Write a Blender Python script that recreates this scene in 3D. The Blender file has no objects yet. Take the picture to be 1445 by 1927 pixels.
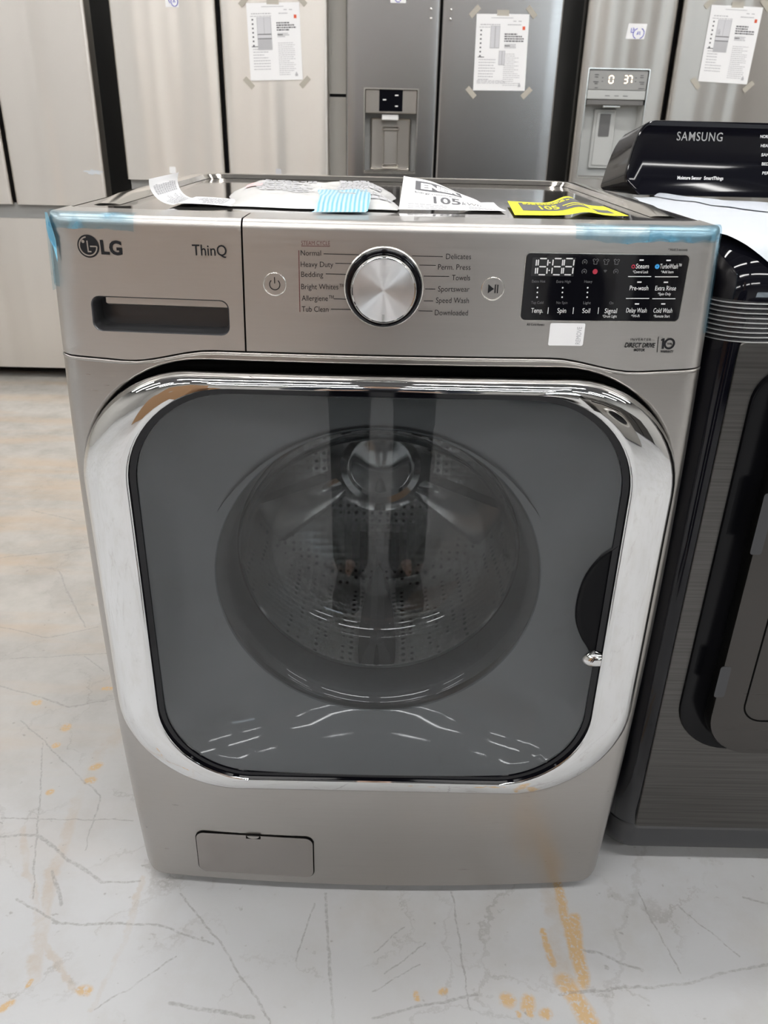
import bpy, bmesh, math, random
from mathutils import Vector, Matrix
from math import sin, cos, pi, sqrt, radians

sc = bpy.context.scene
COL = sc.collection
random.seed(7)

# ------------------------------------------------------------------ camera
W_PX, H_PX, F_PX = 1445.0, 1927.0, 1500.0
CAM = Vector((0.0025, -0.918, 1.1341))
YAW, PITCH, ROLL = 0.00421, 0.45252, 0.02362
_fwd = Vector((sin(YAW) * cos(PITCH), cos(YAW) * cos(PITCH), -sin(PITCH)))
_r = Vector((cos(YAW), -sin(YAW), 0.0))
_u = _r.cross(_fwd)
_right = _r * cos(ROLL) + _u * sin(ROLL)
_up = _u * cos(ROLL) - _r * sin(ROLL)
cd = bpy.data.cameras.new('camera')
cam = bpy.data.objects.new('camera', cd)
COL.objects.link(cam)
cam.matrix_world = Matrix(((_right.x, _up.x, -_fwd.x, CAM.x), (_right.y, _up.y, -_fwd.y, CAM.y),
                           (_right.z, _up.z, -_fwd.z, CAM.z), (0, 0, 0, 1)))
cd.sensor_fit = 'HORIZONTAL'
cd.sensor_width = 36.0
cd.lens = 36.0 * F_PX / W_PX
cd.clip_start = 0.02
cd.dof.use_dof = True
cd.dof.focus_distance = 1.02
cd.dof.aperture_fstop = 16.0
sc.camera = cam

# ------------------------------------------------------------------ world, exposure
sc.view_settings.view_transform = 'Standard'
sc.view_settings.look = 'None'
sc.view_settings.exposure = 0.14
sc.view_settings.gamma = 1.0
sc.view_settings.use_curve_mapping = False
sc.cycles.use_denoising = True
sc.cycles.max_bounces = 10
sc.cycles.diffuse_bounces = 4
sc.cycles.glossy_bounces = 5
sc.cycles.transparent_max_bounces = 12
sc.cycles.transmission_bounces = 4
sc.cycles.caustics_reflective = False
sc.cycles.caustics_refractive = False
wd = bpy.data.worlds.new('world')
sc.world = wd
wd.use_nodes = True
wd.node_tree.nodes['Background'].inputs[0].default_value = (0.9, 0.95, 1.0, 1)
wd.node_tree.nodes['Background'].inputs[1].default_value = 0.6
LAMP = 30.0          # radiance of the ceiling strip lights

def ray(px, py):
    return _fwd + _right * ((px - W_PX / 2) / F_PX) - _up * ((py - H_PX / 2) / F_PX)
def atY(px, py, Y):
    d = ray(px, py); return CAM + d * ((Y - CAM.y) / d.y)
def atZ(px, py, Z):
    d = ray(px, py); return CAM + d * ((Z - CAM.z) / d.z)
def on(S, px, py):
    "point of the surface y = S(x, z) seen at a place of the photograph"
    Y = S(0, 1)
    for _ in range(10):
        p = atY(px, py, Y); Y = S(p.x, p.z)
    return atY(px, py, Y)

# ------------------------------------------------------------------ materials
def mat(name, col, rough=0.5, metal=0.0, spec=0.5, **kw):
    m = bpy.data.materials.new(name); m.use_nodes = True
    b = m.node_tree.nodes['Principled BSDF']
    b.inputs['Base Color'].default_value = (*col, 1)
    b.inputs['Roughness'].default_value = rough
    b.inputs['Metallic'].default_value = metal
    b.inputs['Specular IOR Level'].default_value = spec
    for k, v in kw.items():
        b.inputs[k.replace('_', ' ')].default_value = v
    return m
def N(m, t, **kw):
    n = m.node_tree.nodes.new(t)
    for k, v in kw.items():
        if hasattr(n, k): setattr(n, k, v)
        else: n.inputs[k.replace('_', ' ')].default_value = v
    return n
def L(m, a, b): m.node_tree.links.new(a, b)
def brushed(name, col, rough, axis, aniso=0.0, bump=0.02, var=0.05, fine=700.0, coat=0.0, wavy=0.0, cvar=0.0):
    "metal brushed along one axis: stretched noise in roughness and bump"
    m = mat(name, col, rough, 1.0)
    b = m.node_tree.nodes['Principled BSDF']
    tc = N(m, 'ShaderNodeTexCoord'); mp = N(m, 'ShaderNodeMapping')
    s = [fine] * 3; s['xyz'.index(axis)] = 4.0
    mp.inputs['Scale'].default_value = s
    L(m, tc.outputs['Object'], mp.inputs['Vector'])
    nz = N(m, 'ShaderNodeTexNoise'); nz.inputs['Scale'].default_value = 1.0; nz.inputs['Detail'].default_value = 2.0
    L(m, mp.outputs['Vector'], nz.inputs['Vector'])
    mr = N(m, 'ShaderNodeMapRange'); mr.inputs['To Min'].default_value = rough - var; mr.inputs['To Max'].default_value = rough + var
    L(m, nz.outputs['Fac'], mr.inputs['Value']); L(m, mr.outputs['Result'], b.inputs['Roughness'])
    if cvar:
        cm = N(m, 'ShaderNodeMix', data_type='RGBA'); cm.inputs[6].default_value = (*[c * (1 - cvar) for c in col], 1); cm.inputs[7].default_value = (*[c * (1 + cvar) for c in col], 1)
        cr = N(m, 'ShaderNodeMapRange', clamp=True); cr.inputs['From Min'].default_value = .32; cr.inputs['From Max'].default_value = .68
        L(m, nz.outputs['Fac'], cr.inputs['Value']); L(m, cr.outputs['Result'], cm.inputs[0]); L(m, cm.outputs[2], b.inputs['Base Color'])
    if bump:
        bp = N(m, 'ShaderNodeBump'); bp.inputs['Strength'].default_value = bump; bp.inputs['Distance'].default_value = 0.001
        L(m, nz.outputs['Fac'], bp.inputs['Height']); L(m, bp.outputs['Normal'], b.inputs['Normal'])
    if coat:
        b.inputs['Coat Weight'].default_value = coat; b.inputs['Coat Roughness'].default_value = 0.05
    if wavy:
        w1 = N(m, 'ShaderNodeMapping'); w1.inputs['Scale'].default_value = (7.0, 1.0, 0.25); L(m, tc.outputs['Object'], w1.inputs['Vector'])
        w2 = N(m, 'ShaderNodeTexNoise'); w2.inputs['Scale'].default_value = 1.0; w2.inputs['Detail'].default_value = 1.0; L(m, w1.outputs['Vector'], w2.inputs['Vector'])
        w3 = N(m, 'ShaderNodeBump'); w3.inputs['Strength'].default_value = 1.0; w3.inputs['Distance'].default_value = wavy
        L(m, w2.outputs['Fac'], w3.inputs['Height']); L(m, w3.outputs['Normal'], b.inputs['Normal'])
    if aniso:
        b.inputs['Anisotropic'].default_value = aniso; b.inputs['Anisotropic Rotation'].default_value = 0.25
        tg = N(m, 'ShaderNodeTangent'); tg.direction_type = 'RADIAL'; tg.axis = 'Z'
        L(m, tg.outputs['Tangent'], b.inputs['Tangent'])
    return m
def thin_glass(name, tint, refl=1.0, rough=0.02, ior=1.5):
    "a thin sheet of tinted glass or plastic: transmits by its tint, mirrors by Fresnel"
    m = bpy.data.materials.new(name); m.use_nodes = True
    nt = m.node_tree; nt.nodes.remove(nt.nodes['Principled BSDF'])
    out = nt.nodes['Material Output']
    tr = N(m, 'ShaderNodeBsdfTransparent'); tr.inputs['Color'].default_value = (*tint, 1)
    gl = N(m, 'ShaderNodeBsdfGlossy'); gl.inputs['Roughness'].default_value = rough
    fr = N(m, 'ShaderNodeFresnel'); ge = N(m, 'ShaderNodeNewGeometry')
    e1 = N(m, 'ShaderNodeMath', operation='MULTIPLY_ADD'); e1.inputs[1].default_value = -2.0; e1.inputs[2].default_value = 1.0
    e2 = N(m, 'ShaderNodeMath', operation='POWER'); e2.inputs[0].default_value = ior      # same mirror from both sides
    L(m, ge.outputs['Backfacing'], e1.inputs[0]); L(m, e1.outputs[0], e2.inputs[1]); L(m, e2.outputs[0], fr.inputs['IOR'])
    mu = N(m, 'ShaderNodeMath', operation='MULTIPLY', use_clamp=True); mu.inputs[1].default_value = refl
    mx = N(m, 'ShaderNodeMixShader')
    L(m, fr.outputs[0], mu.inputs[0]); L(m, mu.outputs[0], mx.inputs[0])
    L(m, tr.outputs[0], mx.inputs[1]); L(m, gl.outputs[0], mx.inputs[2]); L(m, mx.outputs[0], out.inputs['Surface'])
    return m
def film(name, col, opacity, rough=0.15):
    "thin clouded film: part see-through, part glossy colour"
    m = mat(name, col, rough)
    nt = m.node_tree; b = nt.nodes['Principled BSDF']; out = nt.nodes['Material Output']
    tr = N(m, 'ShaderNodeBsdfTransparent'); tr.inputs['Color'].default_value = (*[0.5 + 0.5 * c for c in col], 1)
    mx = N(m, 'ShaderNodeMixShader'); mx.inputs[0].default_value = opacity
    L(m, tr.outputs[0], mx.inputs[1]); L(m, b.outputs[0], mx.inputs[2]); L(m, mx.outputs[0], out.inputs['Surface'])
    return m
def glow(name, col, strength):
    m = bpy.data.materials.new(name); m.use_nodes = True
    nt = m.node_tree; nt.nodes.remove(nt.nodes['Principled BSDF'])
    e = N(m, 'ShaderNodeEmission'); e.inputs[0].default_value = (*col, 1); e.inputs[1].default_value = strength
    L(m, e.outputs[0], nt.nodes['Material Output'].inputs['Surface'])
    return m

M = dict(
    panel=brushed('panel_graphite_lit', (0.54, 0.518, 0.495), 0.37, 'x', bump=0.02, coat=0.5, fine=420.0, cvar=0.012),  # lighter than the graphite front: upper panel's brighter light put into colour
    graphite=brushed('graphite_steel', (0.415, 0.395, 0.372), 0.30, 'x', bump=0.03, coat=0.45, fine=420.0, cvar=0.012),
    graphite_top=mat('graphite_top_enamel', (0.36, 0.34, 0.32), 0.06, 0.9),
    seam=mat('seam_black', (0.004, 0.004, 0.004), 0.9, spec=0.05),
    black=mat('black_gloss', (0.004, 0.004, 0.006), 0.05, spec=0.4),
    black_satin=mat('black_satin', (0.012, 0.012, 0.014), 0.3),
    rubber=mat('grey_rubber', (0.05, 0.053, 0.056), 0.4),
    funnel=mat('grey_door_liner', (0.18, 0.19, 0.196), 0.06),
    chrome=mat('chrome', (0.76, 0.76, 0.755), 0.03, 1.0),
    pane=thin_glass('smoked_door_pane', (0.68, 0.69, 0.70), 1.55),
    bowl=thin_glass('bowl_glass', (0.76, 0.79, 0.80), 1.6),
    drum=None,
    ink=mat('dark_print', (0.014, 0.014, 0.016), 0.6, spec=0.2),
    ink_red=mat('maroon_print', (0.16, 0.05, 0.05), 0.6, spec=0.2),
    white_print=mat('white_print', (0.85, 0.85, 0.85), 0.5),
    dim_print=mat('dim_print', (0.16, 0.16, 0.17), 0.5),
    red_print=mat('red_print', (0.45, 0.03, 0.06), 0.5),
    blue_print=mat('blue_print', (0.05, 0.35, 0.75), 0.5),
    silver_print=mat('silver_print', (0.32, 0.32, 0.32), 0.4),
    paper=mat('white_paper', (0.90, 0.90, 0.91), 0.7),
    paper_print=mat('grey_paper_print', (0.52, 0.52, 0.54), 0.8),
    paper_dark=mat('dark_paper_print', (0.12, 0.12, 0.13), 0.8),
    pen=mat('blue_pen', (0.12, 0.12, 0.55), 0.7),
    orange=mat('orange_print', (0.75, 0.12, 0.05), 0.7),
    yellow=mat('yellow_paper', (0.90, 0.86, 0.02), 0.6),
    tape=film('masking_tape', (0.72, 0.68, 0.60), 0.55, 0.5),
    blue_film=None,
    foam=mat('white_foam', (0.60, 0.635, 0.68), 0.5),
    dryer_gloss=mat('dryer_black_gloss', (0.004, 0.004, 0.007), 0.06, spec=0.4),
    dryer_steel=brushed('dryer_black_steel', (0.115, 0.110, 0.106), 0.34, 'x', bump=0.05, var=0.08, fine=330.0, cvar=0.18),
    dryer_door=brushed('dryer_door_steel', (0.085, 0.080, 0.076), 0.30, 'x', bump=0.05, var=0.06, fine=300.0),
    dryer_base=mat('dryer_base', (0.045, 0.046, 0.05), 0.4),
    fridge_dark=mat('fridge_side_dark', (0.012, 0.012, 0.013), 0.5, spec=0.3), fridge_side_pale=mat('fridge_side_pale', (0.60, 0.57, 0.52), 0.45),
    fridge_black=mat('fridge_gap_black', (0.004, 0.004, 0.005), 0.6, spec=0.2),
    grey_plastic=mat('grey_plastic', (0.33, 0.33, 0.32), 0.35),
    grey_light=mat('light_grey_plastic', (0.50, 0.51, 0.50), 0.35),
    silver=mat('silver_trim', (0.80, 0.78, 0.74), 0.22, 1.0),
    digits=glow('warm_digits', (1.0, 0.78, 0.55), 4.0),
    led_white=mat('digit_white', (0.80, 0.80, 0.80), 0.4),
    lamp=glow('strip_light_diffuser', (1.0, 0.985, 0.965), LAMP),
    window=glow('window_daylight', (0.80, 0.92, 1.0), 7.0),
    lamp_body=mat('lamp_housing', (0.7, 0.7, 0.7), 0.5),
    wall=mat('painted_wall', (0.50, 0.49, 0.47), 0.7),
    ceiling=mat('ceiling_deck', (0.20, 0.20, 0.21), 0.8),
    beam=mat('grey_beam', (0.30, 0.31, 0.32), 0.5),
    carton=mat('brown_cardboard', (0.36, 0.21, 0.11), 0.75),
    white_enamel=mat('white_enamel', (0.80, 0.80, 0.80), 0.2),
)
for key, col, ro, an in (('steel_bright', (0.71, 0.68, 0.64), 0.34, 0.85), ('steel_mid', (0.74, 0.705, 0.665), 0.32, 0.85),
                         ('steel_dark', (0.42, 0.41, 0.405), 0.24, 0.5), ('steel_warm', (0.41, 0.385, 0.355), 0.30, 0.8)):
    M[key] = brushed('fridge_' + key, col, ro, 'x', aniso=an, bump=0.0, var=0.03, wavy=0.0 if key == 'steel_dark' else 0.02)
M['pocket'] = mat('pocket_shade', (.003, .003, .004), .35, spec=.12)  # black carries the shade of a deep pocket; the plate is shallow
# blue film: barely tinted where it lies flat, cloudy along its crumples
fm = film('blue_film', (0.20, 0.52, 0.72), 0.3, 0.08); _mx = [n for n in fm.node_tree.nodes if n.type == 'MIX_SHADER'][0]
_tc = N(fm, 'ShaderNodeTexCoord'); _nz = N(fm, 'ShaderNodeTexNoise'); _nz.inputs['Scale'].default_value = 34.0; _nz.inputs['Detail'].default_value = 3.0; L(fm, _tc.outputs['Object'], _nz.inputs['Vector'])
_rp = N(fm, 'ShaderNodeMapRange', clamp=True); _rp.inputs['From Min'].default_value = .52; _rp.inputs['From Max'].default_value = .66; _rp.inputs['To Min'].default_value = .05; _rp.inputs['To Max'].default_value = .42; [n for n in fm.node_tree.nodes if n.type == 'BSDF_TRANSPARENT'][0].inputs[0].default_value = (.80, .90, .95, 1)
L(fm, _nz.outputs['Fac'], _rp.inputs['Value']); L(fm, _rp.outputs[0], _mx.inputs[0])
_bp = N(fm, 'ShaderNodeBump'); _bp.inputs['Strength'].default_value = .7; _bp.inputs['Distance'].default_value = .004; L(fm, _nz.outputs['Fac'], _bp.inputs['Height']); L(fm, _bp.outputs['Normal'], fm.node_tree.nodes['Principled BSDF'].inputs['Normal'])
M['blue_film'] = fm

# ------------------------------------------------------------------ mesh builder
class MB:
    def __init__(s): s.v = []; s.f = []
    def add(s, vs, fs):
        o = len(s.v); s.v += [tuple(p) for p in vs]; s.f += [tuple(i + o for i in f) for f in fs]; return s
    def bm(s, bm):
        bm.verts.index_update()
        s.add([v.co for v in bm.verts], [[v.index for v in f.verts] for f in bm.faces]); bm.free(); return s
    def box(s, x0, x1, y0, y1, z0, z1, r=0.0, seg=2):
        b = bmesh.new(); bmesh.ops.create_cube(b, size=1.0)
        for v in b.verts:
            v.co = Vector(((x0 + x1) / 2 + v.co.x * (x1 - x0), (y0 + y1) / 2 + v.co.y * (y1 - y0), (z0 + z1) / 2 + v.co.z * (z1 - z0)))
        if r: bmesh.ops.bevel(b, geom=b.edges[:], offset=r, segments=seg, profile=0.5, affect='EDGES')
        return s.bm(b)
    def loft(s, loops, closed=True, cap0=False, cap1=False):
        n = len(loops[0]); vs = [p for l in loops for p in l]; fs = []
        for k in range(len(loops) - 1):
            for i in range(n if closed else n - 1):
                j = (i + 1) % n
                fs.append((k * n + i, k * n + j, (k + 1) * n + j, (k + 1) * n + i))
        if cap0: fs.append(tuple(range(n)))
        if cap1: fs.append(tuple((len(loops) - 1) * n + i for i in reversed(range(n))))
        return s.add(vs, fs)
    def grid(s, rows): return s.loft(rows, closed=False)
    def lathe(s, c, prof, seg=48, axis='y', cap0=False, cap1=False):
        "prof: (radius, distance along the axis)"
        loops = []
        for r, t in prof:
            l = []
            for i in range(seg):
                a = 2 * pi * i / seg; p, q = r * cos(a), r * sin(a)
                l.append({'y': (c[0] + p, c[1] + t, c[2] + q), 'z': (c[0] + p, c[1] + q, c[2] + t), 'x': (c[0] + t, c[1] + p, c[2] + q)}[axis])
            loops.append(l)
        return s.loft(loops, True, cap0, cap1)
    def tube(s, pts, r, seg=8, closed=False, caps=True):
        pts = [Vector(p) for p in pts]; n = len(pts); loops = []
        prev = None
        for i, p in enumerate(pts):
            a = pts[(i - 1) % n] if (closed or i) else p
            b = pts[(i + 1) % n] if (closed or i < n - 1) else p
            t = (b - a).normalized()
            u = prev - t * prev.dot(t) if prev else t.orthogonal()
            u.normalize(); w = t.cross(u); prev = u
            rr = r[i] if isinstance(r, (list, tuple)) else r
            loops.append([p + u * (rr * cos(2 * pi * k / seg)) + w * (rr * sin(2 * pi * k / seg)) for k in range(seg)])
        if closed: loops.append(loops[0])
        return s.loft(loops, True, caps and not closed, caps and not closed)
    def poly(s, pts): return s.add(pts, [tuple(range(len(pts)))])
    def prism(s, pts, d):
        "pts: a flat outline, thickened by the vector d"
        d = Vector(d); a = [Vector(p) for p in pts]
        return s.loft([a, [p + d for p in a]], True, True, True)
    def build(s, name, m, parent=None, angle=35, weld=True, flip=False, smooth=True):
        me = bpy.data.meshes.new(name)
        o = bpy.data.objects.new(name, me); COL.objects.link(o)
        off = Vector((0, 0, 0)); q = parent
        while q: off += q.location; q = q.parent
        me.from_pydata([Vector(p) - off for p in s.v], [], s.f)
        b = bmesh.new(); b.from_mesh(me)
        if weld: bmesh.ops.remove_doubles(b, verts=b.verts, dist=1e-6)
        bmesh.ops.recalc_face_normals(b, faces=b.faces)
        if flip: bmesh.ops.reverse_faces(b, faces=b.faces)
        b.to_mesh(me); b.free()
        if smooth:
            for p in me.polygons: p.use_smooth = True
            me.set_sharp_from_angle(angle=radians(angle))
        me.materials.append(M[m] if isinstance(m, str) else m)
        o.parent = parent
        return o

def tag(o, label=None, cat=None, group=None, kind=None):
    if label: o['label'] = label
    if cat: o['category'] = cat
    if group: o['group'] = group
    if kind: o['kind'] = kind
    return o
def thing(name, label, cat, loc, group=None):
    o = bpy.data.objects.new(name, None); o.empty_display_size = 0.05; COL.objects.link(o)
    o.location = loc
    return tag(o, label, cat, group)
def bool_cut(o, cutters):
    "cut boxes or prisms out of a mesh object, baked into its mesh"
    tmp = []
    for c in cutters:
        t = c.build('cutter', 'seam', None, smooth=False); t.location = -world_off(o); tmp.append(t)
        md = o.modifiers.new('cut', 'BOOLEAN'); md.operation = 'DIFFERENCE'; md.solver = 'EXACT'; md.object = t
    par = o.parent; o.parent = None; bpy.context.view_layer.update()
    dg = bpy.context.evaluated_depsgraph_get()
    me = bpy.data.meshes.new_from_object(o.evaluated_get(dg))
    o.modifiers.clear(); o.data = me; o.parent = par
    for p in me.polygons: p.use_smooth = True
    me.set_sharp_from_angle(angle=radians(30))
    for t in tmp: bpy.data.objects.remove(t)
def world_off(o):
    off = Vector((0, 0, 0)); q = o.parent
    while q: off += q.location; q = q.parent
    return off

def rrect(x0, x1, z0, z1, r, n=8):
    "rounded rectangle in (x, z), counter-clockwise; r a number or (top, bottom)"
    rt, rb = r if isinstance(r, tuple) else (r, r)
    out = []
    for cx, cz, rr, a0 in ((x1 - rt, z1 - rt, rt, 0), (x0 + rt, z1 - rt, rt, 90), (x0 + rb, z0 + rb, rb, 180), (x1 - rb, z0 + rb, rb, 270)):
        for k in range(n + 1):
            a = radians(a0 + 90.0 * k / n); out.append((cx + rr * cos(a), cz + rr * sin(a)))
    return out
def densify(poly, step):
    out = []
    for i, a in enumerate(poly):
        b = poly[(i + 1) % len(poly)]
        k = max(1, int(math.hypot(b[0] - a[0], b[1] - a[1]) / step))
        out += [(a[0] + (b[0] - a[0]) * j / k, a[1] + (b[1] - a[1]) * j / k) for j in range(k)]
    return out
def hit(poly, c, a):
    "distance from c to a star-shaped outline in direction a"
    dx, dz = cos(a), sin(a); best = 0.0
    for i, p in enumerate(poly):
        q = poly[(i + 1) % len(poly)]
        ex, ez = q[0] - p[0], q[1] - p[1]
        det = dx * -ez + dz * ex
        if abs(det) < 1e-12: continue
        rx, rz = p[0] - c[0], p[1] - c[1]
        t = (rx * -ez + rz * ex) / det; s_ = (dx * rz - dz * rx) / det
        if -1e-7 <= s_ <= 1 + 1e-7 and t > best: best = t
    return best
def star_loops(c, inner, outer, fr, S, n=160):
    "rings from an inner to an outer outline (both star-shaped about c), laid on y = S(x, z)"
    angs = [2 * pi * i / n for i in range(n)] + [math.atan2(p[1] - c[1], p[0] - c[0]) % (2 * pi) for p in list(outer) + list(inner or [])]
    angs = sorted(angs); angs = [a for i, a in enumerate(angs) if i == 0 or a - angs[i - 1] > 1e-5]
    loops = [[] for _ in fr]
    for a in angs:
        ri = hit(inner, c, a) if inner else 0.0; ro = hit(outer, c, a)
        for k, f in enumerate(fr):
            r = ri + (ro - ri) * f; x, z = c[0] + r * cos(a), c[1] + r * sin(a)
            loops[k].append((x, S(x, z), z))
    return loops

# ------------------------------------------------------------------ lettering
def glyphs(text, bold=0.0, shear=0.0, spacing=1.0):
    cu = bpy.data.curves.new('t', 'FONT'); cu.body = text; cu.size = 1.0; cu.offset = bold; cu.shear = shear
    cu.space_character = spacing; cu.resolution_u = 3; cu.fill_mode = 'FRONT'
    o = bpy.data.objects.new('t', cu); COL.objects.link(o)
    bpy.context.view_layer.update()
    me = bpy.data.meshes.new_from_object(o.evaluated_get(bpy.context.evaluated_depsgraph_get()))
    vs = [(v.co.x, v.co.y) for v in me.vertices]; fs = [tuple(p.vertices) for p in me.polygons]
    bpy.data.objects.remove(o); bpy.data.curves.remove(cu); bpy.data.meshes.remove(me)
    return vs, fs
CAP = 0.70           # capital height of the built-in font at size 1
def write(mb, S, text, x0, y0, x1, y1, cap, off=0.0006, **kw):
    "lettering between two baseline places of the photograph, laid upright on the surface y = S(x, z)"
    vs, fs = glyphs(text, **kw)
    a, b = on(S, x0, y0), on(S, x1, y1); t = on(S, (x0 + x1) / 2, (y0 + y1) / 2 - cap)
    h = t.z - (a.z + b.z) / 2
    lo, hi = min(v[0] for v in vs), max(v[0] for v in vs)
    pts = []
    for u, v in vs:
        f = (u - lo) / (hi - lo); x = a.x + (b.x - a.x) * f; z = a.z + (b.z - a.z) * f + v / CAP * h
        pts.append((x, S(x, z) - off, z))
    return mb.add(pts, fs)
def stroke(mb, S, pts, w, off=0.0006):
    "a thin printed line through places of the photograph, w metres wide"
    ps = [on(S, *p) for p in pts]; lp, rp = [], []
    for i, p in enumerate(ps):
        a, b = ps[max(0, i - 1)], ps[min(len(ps) - 1, i + 1)]
        d = Vector((b.x - a.x, 0, b.z - a.z)).normalized(); n = Vector((-d.z, 0, d.x)) * (w / 2)
        for l, q in ((lp, p + n), (rp, p - n)): l.append((q.x, S(q.x, q.z) - off, q.z))
    return mb.grid([lp, rp])
def disc(mb, S, c, r, off=0.0006, n=24, r0=0.0, a0=0, a1=360):
    "a printed disc or ring of radius r metres about a point (x, z)"
    k = n + 1
    i_ = [(c[0] + r0 * cos(radians(a0 + (a1 - a0) * j / n)), c[1] + r0 * sin(radians(a0 + (a1 - a0) * j / n))) for j in range(k)]
    o_ = [(c[0] + r * cos(radians(a0 + (a1 - a0) * j / n)), c[1] + r * sin(radians(a0 + (a1 - a0) * j / n))) for j in range(k)]
    return mb.grid([[(x, S(x, z) - off, z) for x, z in i_], [(x, S(x, z) - off, z) for x, z in o_]])
def patch(mb, S, outline, off=0.0006, thick=0.0, K=3):
    "a closed outline in (x, z) filled on the surface, optionally with an edge of some thickness"
    cx = sum(p[0] for p in outline) / len(outline); cz = sum(p[1] for p in outline) / len(outline)
    loops = []
    for k in range(K + 1):
        f = (0.02 + 0.98 * k / K)
        loops.append([(cx + (x - cx) * f, S(cx + (x - cx) * f, cz + (z - cz) * f) - off, cz + (z - cz) * f) for x, z in outline])
    if thick: loops.append([(x, S(x, z) - off + thick, z) for x, z in outline])
    return mb.loft(loops, True, True, False)
def px_rect(S, x0, y0, x1, y1, r=0.0, n=4):
    "an upright rounded rectangle from two places of the photograph"
    a, b = on(S, x0, y0), on(S, x1, y1)
    xa, xb, za, zb = min(a.x, b.x), max(a.x, b.x), min(a.z, b.z), max(a.z, b.z)
    return rrect(xa, xb, za, zb, r, n) if r else [(xb, zb), (xa, zb), (xa, za), (xb, za)]

# ================================================================== THE SETTING
X0, X1, YB, YF_, ZC = -7.5, 7.5, -9.0, 5.2, 5.0

def floor_material():
    m = mat('scuffed_painted_concrete', (0.6, 0.6, 0.6), 0.42)
    b = m.node_tree.nodes['Principled BSDF']
    tc = N(m, 'ShaderNodeTexCoord'); P = tc.outputs['Object']
    def noise(scale, detail=4.0, rough=0.55, vec=None, dist=0.0):
        n = N(m, 'ShaderNodeTexNoise'); n.inputs['Scale'].default_value = scale; n.inputs['Detail'].default_value = detail
        n.inputs['Roughness'].default_value = rough; n.inputs['Distortion'].default_value = dist
        L(m, vec or P, n.inputs['Vector']); return n
    def ramp(src, a, b_, lo=0.0, hi=1.0):
        n = N(m, 'ShaderNodeMapRange', clamp=True); n.inputs['From Min'].default_value = a; n.inputs['From Max'].default_value = b_
        n.inputs['To Min'].default_value = lo; n.inputs['To Max'].default_value = hi; L(m, src, n.inputs['Value']); return n.outputs['Result']
    def math_(op, a, b_=None, c=None):
        n = N(m, 'ShaderNodeMath', operation=op)
        for i, v in enumerate((a, b_, c)):
            if v is None: continue
            if isinstance(v, (int, float)): n.inputs[i].default_value = v
            else: L(m, v, n.inputs[i])
        return n.outputs[0]
    def mix(fac, a, b_):
        n = N(m, 'ShaderNodeMix', data_type='RGBA')
        for i, v in ((0, fac), (6, a), (7, b_)):
            if isinstance(v, (int, float)): n.inputs[i].default_value = v
            elif isinstance(v, tuple): n.inputs[i].default_value = (*v, 1)
            else: L(m, v, n.inputs[i])
        return n.outputs[2]
    sep = N(m, 'ShaderNodeSeparateXYZ'); L(m, P, sep.inputs[0])
    big = noise(1.1, 5).outputs['Fac']; mid = noise(7.0, 6, 0.65).outputs['Fac']; grit = noise(160.0, 3).outputs['Fac']
    col = mix(ramp(big, 0.35, 0.7), (0.530, 0.540, 0.553), (0.475, 0.478, 0.480))
    col = mix(math_('MULTIPLY', ramp(mid, 0.48, 0.72), 0.5), col, (0.43, 0.415, 0.39))
    # worn, dirty aisle along the refrigerators: bare brownish concrete with ochre patches
    edge = math_('ADD', sep.outputs['Y'], math_('MULTIPLY_ADD', big, 1.2, -0.6))
    worn = ramp(edge, -0.1, 1.0)
    bare = mix(ramp(mid, 0.35, 0.65), (0.45, 0.42, 0.375), (0.33, 0.305, 0.265))
    streak = N(m, 'ShaderNodeMapping'); streak.inputs['Scale'].default_value = (0.5, 3.0, 1.0); L(m, P, streak.inputs['Vector'])
    och = noise(2.6, 5, 0.6, streak.outputs['Vector']).outputs['Fac']
    bare = mix(math_('MULTIPLY', ramp(och, 0.48, 0.64), 0.6), bare, (0.46, 0.33, 0.20))
    col = mix(math_('MULTIPLY', worn, 0.85), col, bare)
    # warped coordinates for ragged marks
    nv = N(m, 'ShaderNodeTexNoise'); nv.inputs['Scale'].default_value = 14.0; nv.inputs['Detail'].default_value = 5.0; nv.inputs['Roughness'].default_value = 0.7
    L(m, P, nv.inputs['Vector'])
    sub = N(m, 'ShaderNodeVectorMath', operation='SUBTRACT'); L(m, nv.outputs['Color'], sub.inputs[0]); sub.inputs[1].default_value = (0.5, 0.5, 0.5)
    def warped(k):
        n = N(m, 'ShaderNodeVectorMath', operation='MULTIPLY_ADD'); L(m, sub.outputs[0], n.inputs[0]); n.inputs[1].default_value = (k, k, 0); L(m, P, n.inputs[2])
        return n.outputs[0]
    w1, w2 = warped(0.05), warped(0.02)
    def segment(a, b_, w, vec):
        "soft mask of a straight mark from a to b on the floor"
        a, b_ = Vector((a[0], a[1], 0)), Vector((b_[0], b_[1], 0)); d = b_ - a; ln = max(d.length, 1e-4); d /= ln
        q = N(m, 'ShaderNodeVectorMath', operation='SUBTRACT'); L(m, vec, q.inputs[0]); q.inputs[1].default_value = a
        al = N(m, 'ShaderNodeVectorMath', operation='DOT_PRODUCT'); L(m, q.outputs[0], al.inputs[0]); al.inputs[1].default_value = d
        cl = math_('MINIMUM', math_('MAXIMUM', al.outputs['Value'], 0.0), ln)
        sc_ = N(m, 'ShaderNodeVectorMath', operation='SCALE'); sc_.inputs[0].default_value = d; L(m, cl, sc_.inputs['Scale'])
        ds = N(m, 'ShaderNodeVectorMath', operation='DISTANCE'); L(m, q.outputs[0], ds.inputs[0]); L(m, sc_.outputs[0], ds.inputs[1])
        return ramp(ds.outputs['Value'], w * 0.55, w * 1.15, 1.0, 0.0)
    def union(ms):
        o = ms[0]
        for x in ms[1:]: o = math_('MAXIMUM', o, x)
        return o
    def fl(x, y): p = atZ(x, y, 0.0); return (p.x, p.y)
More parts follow.
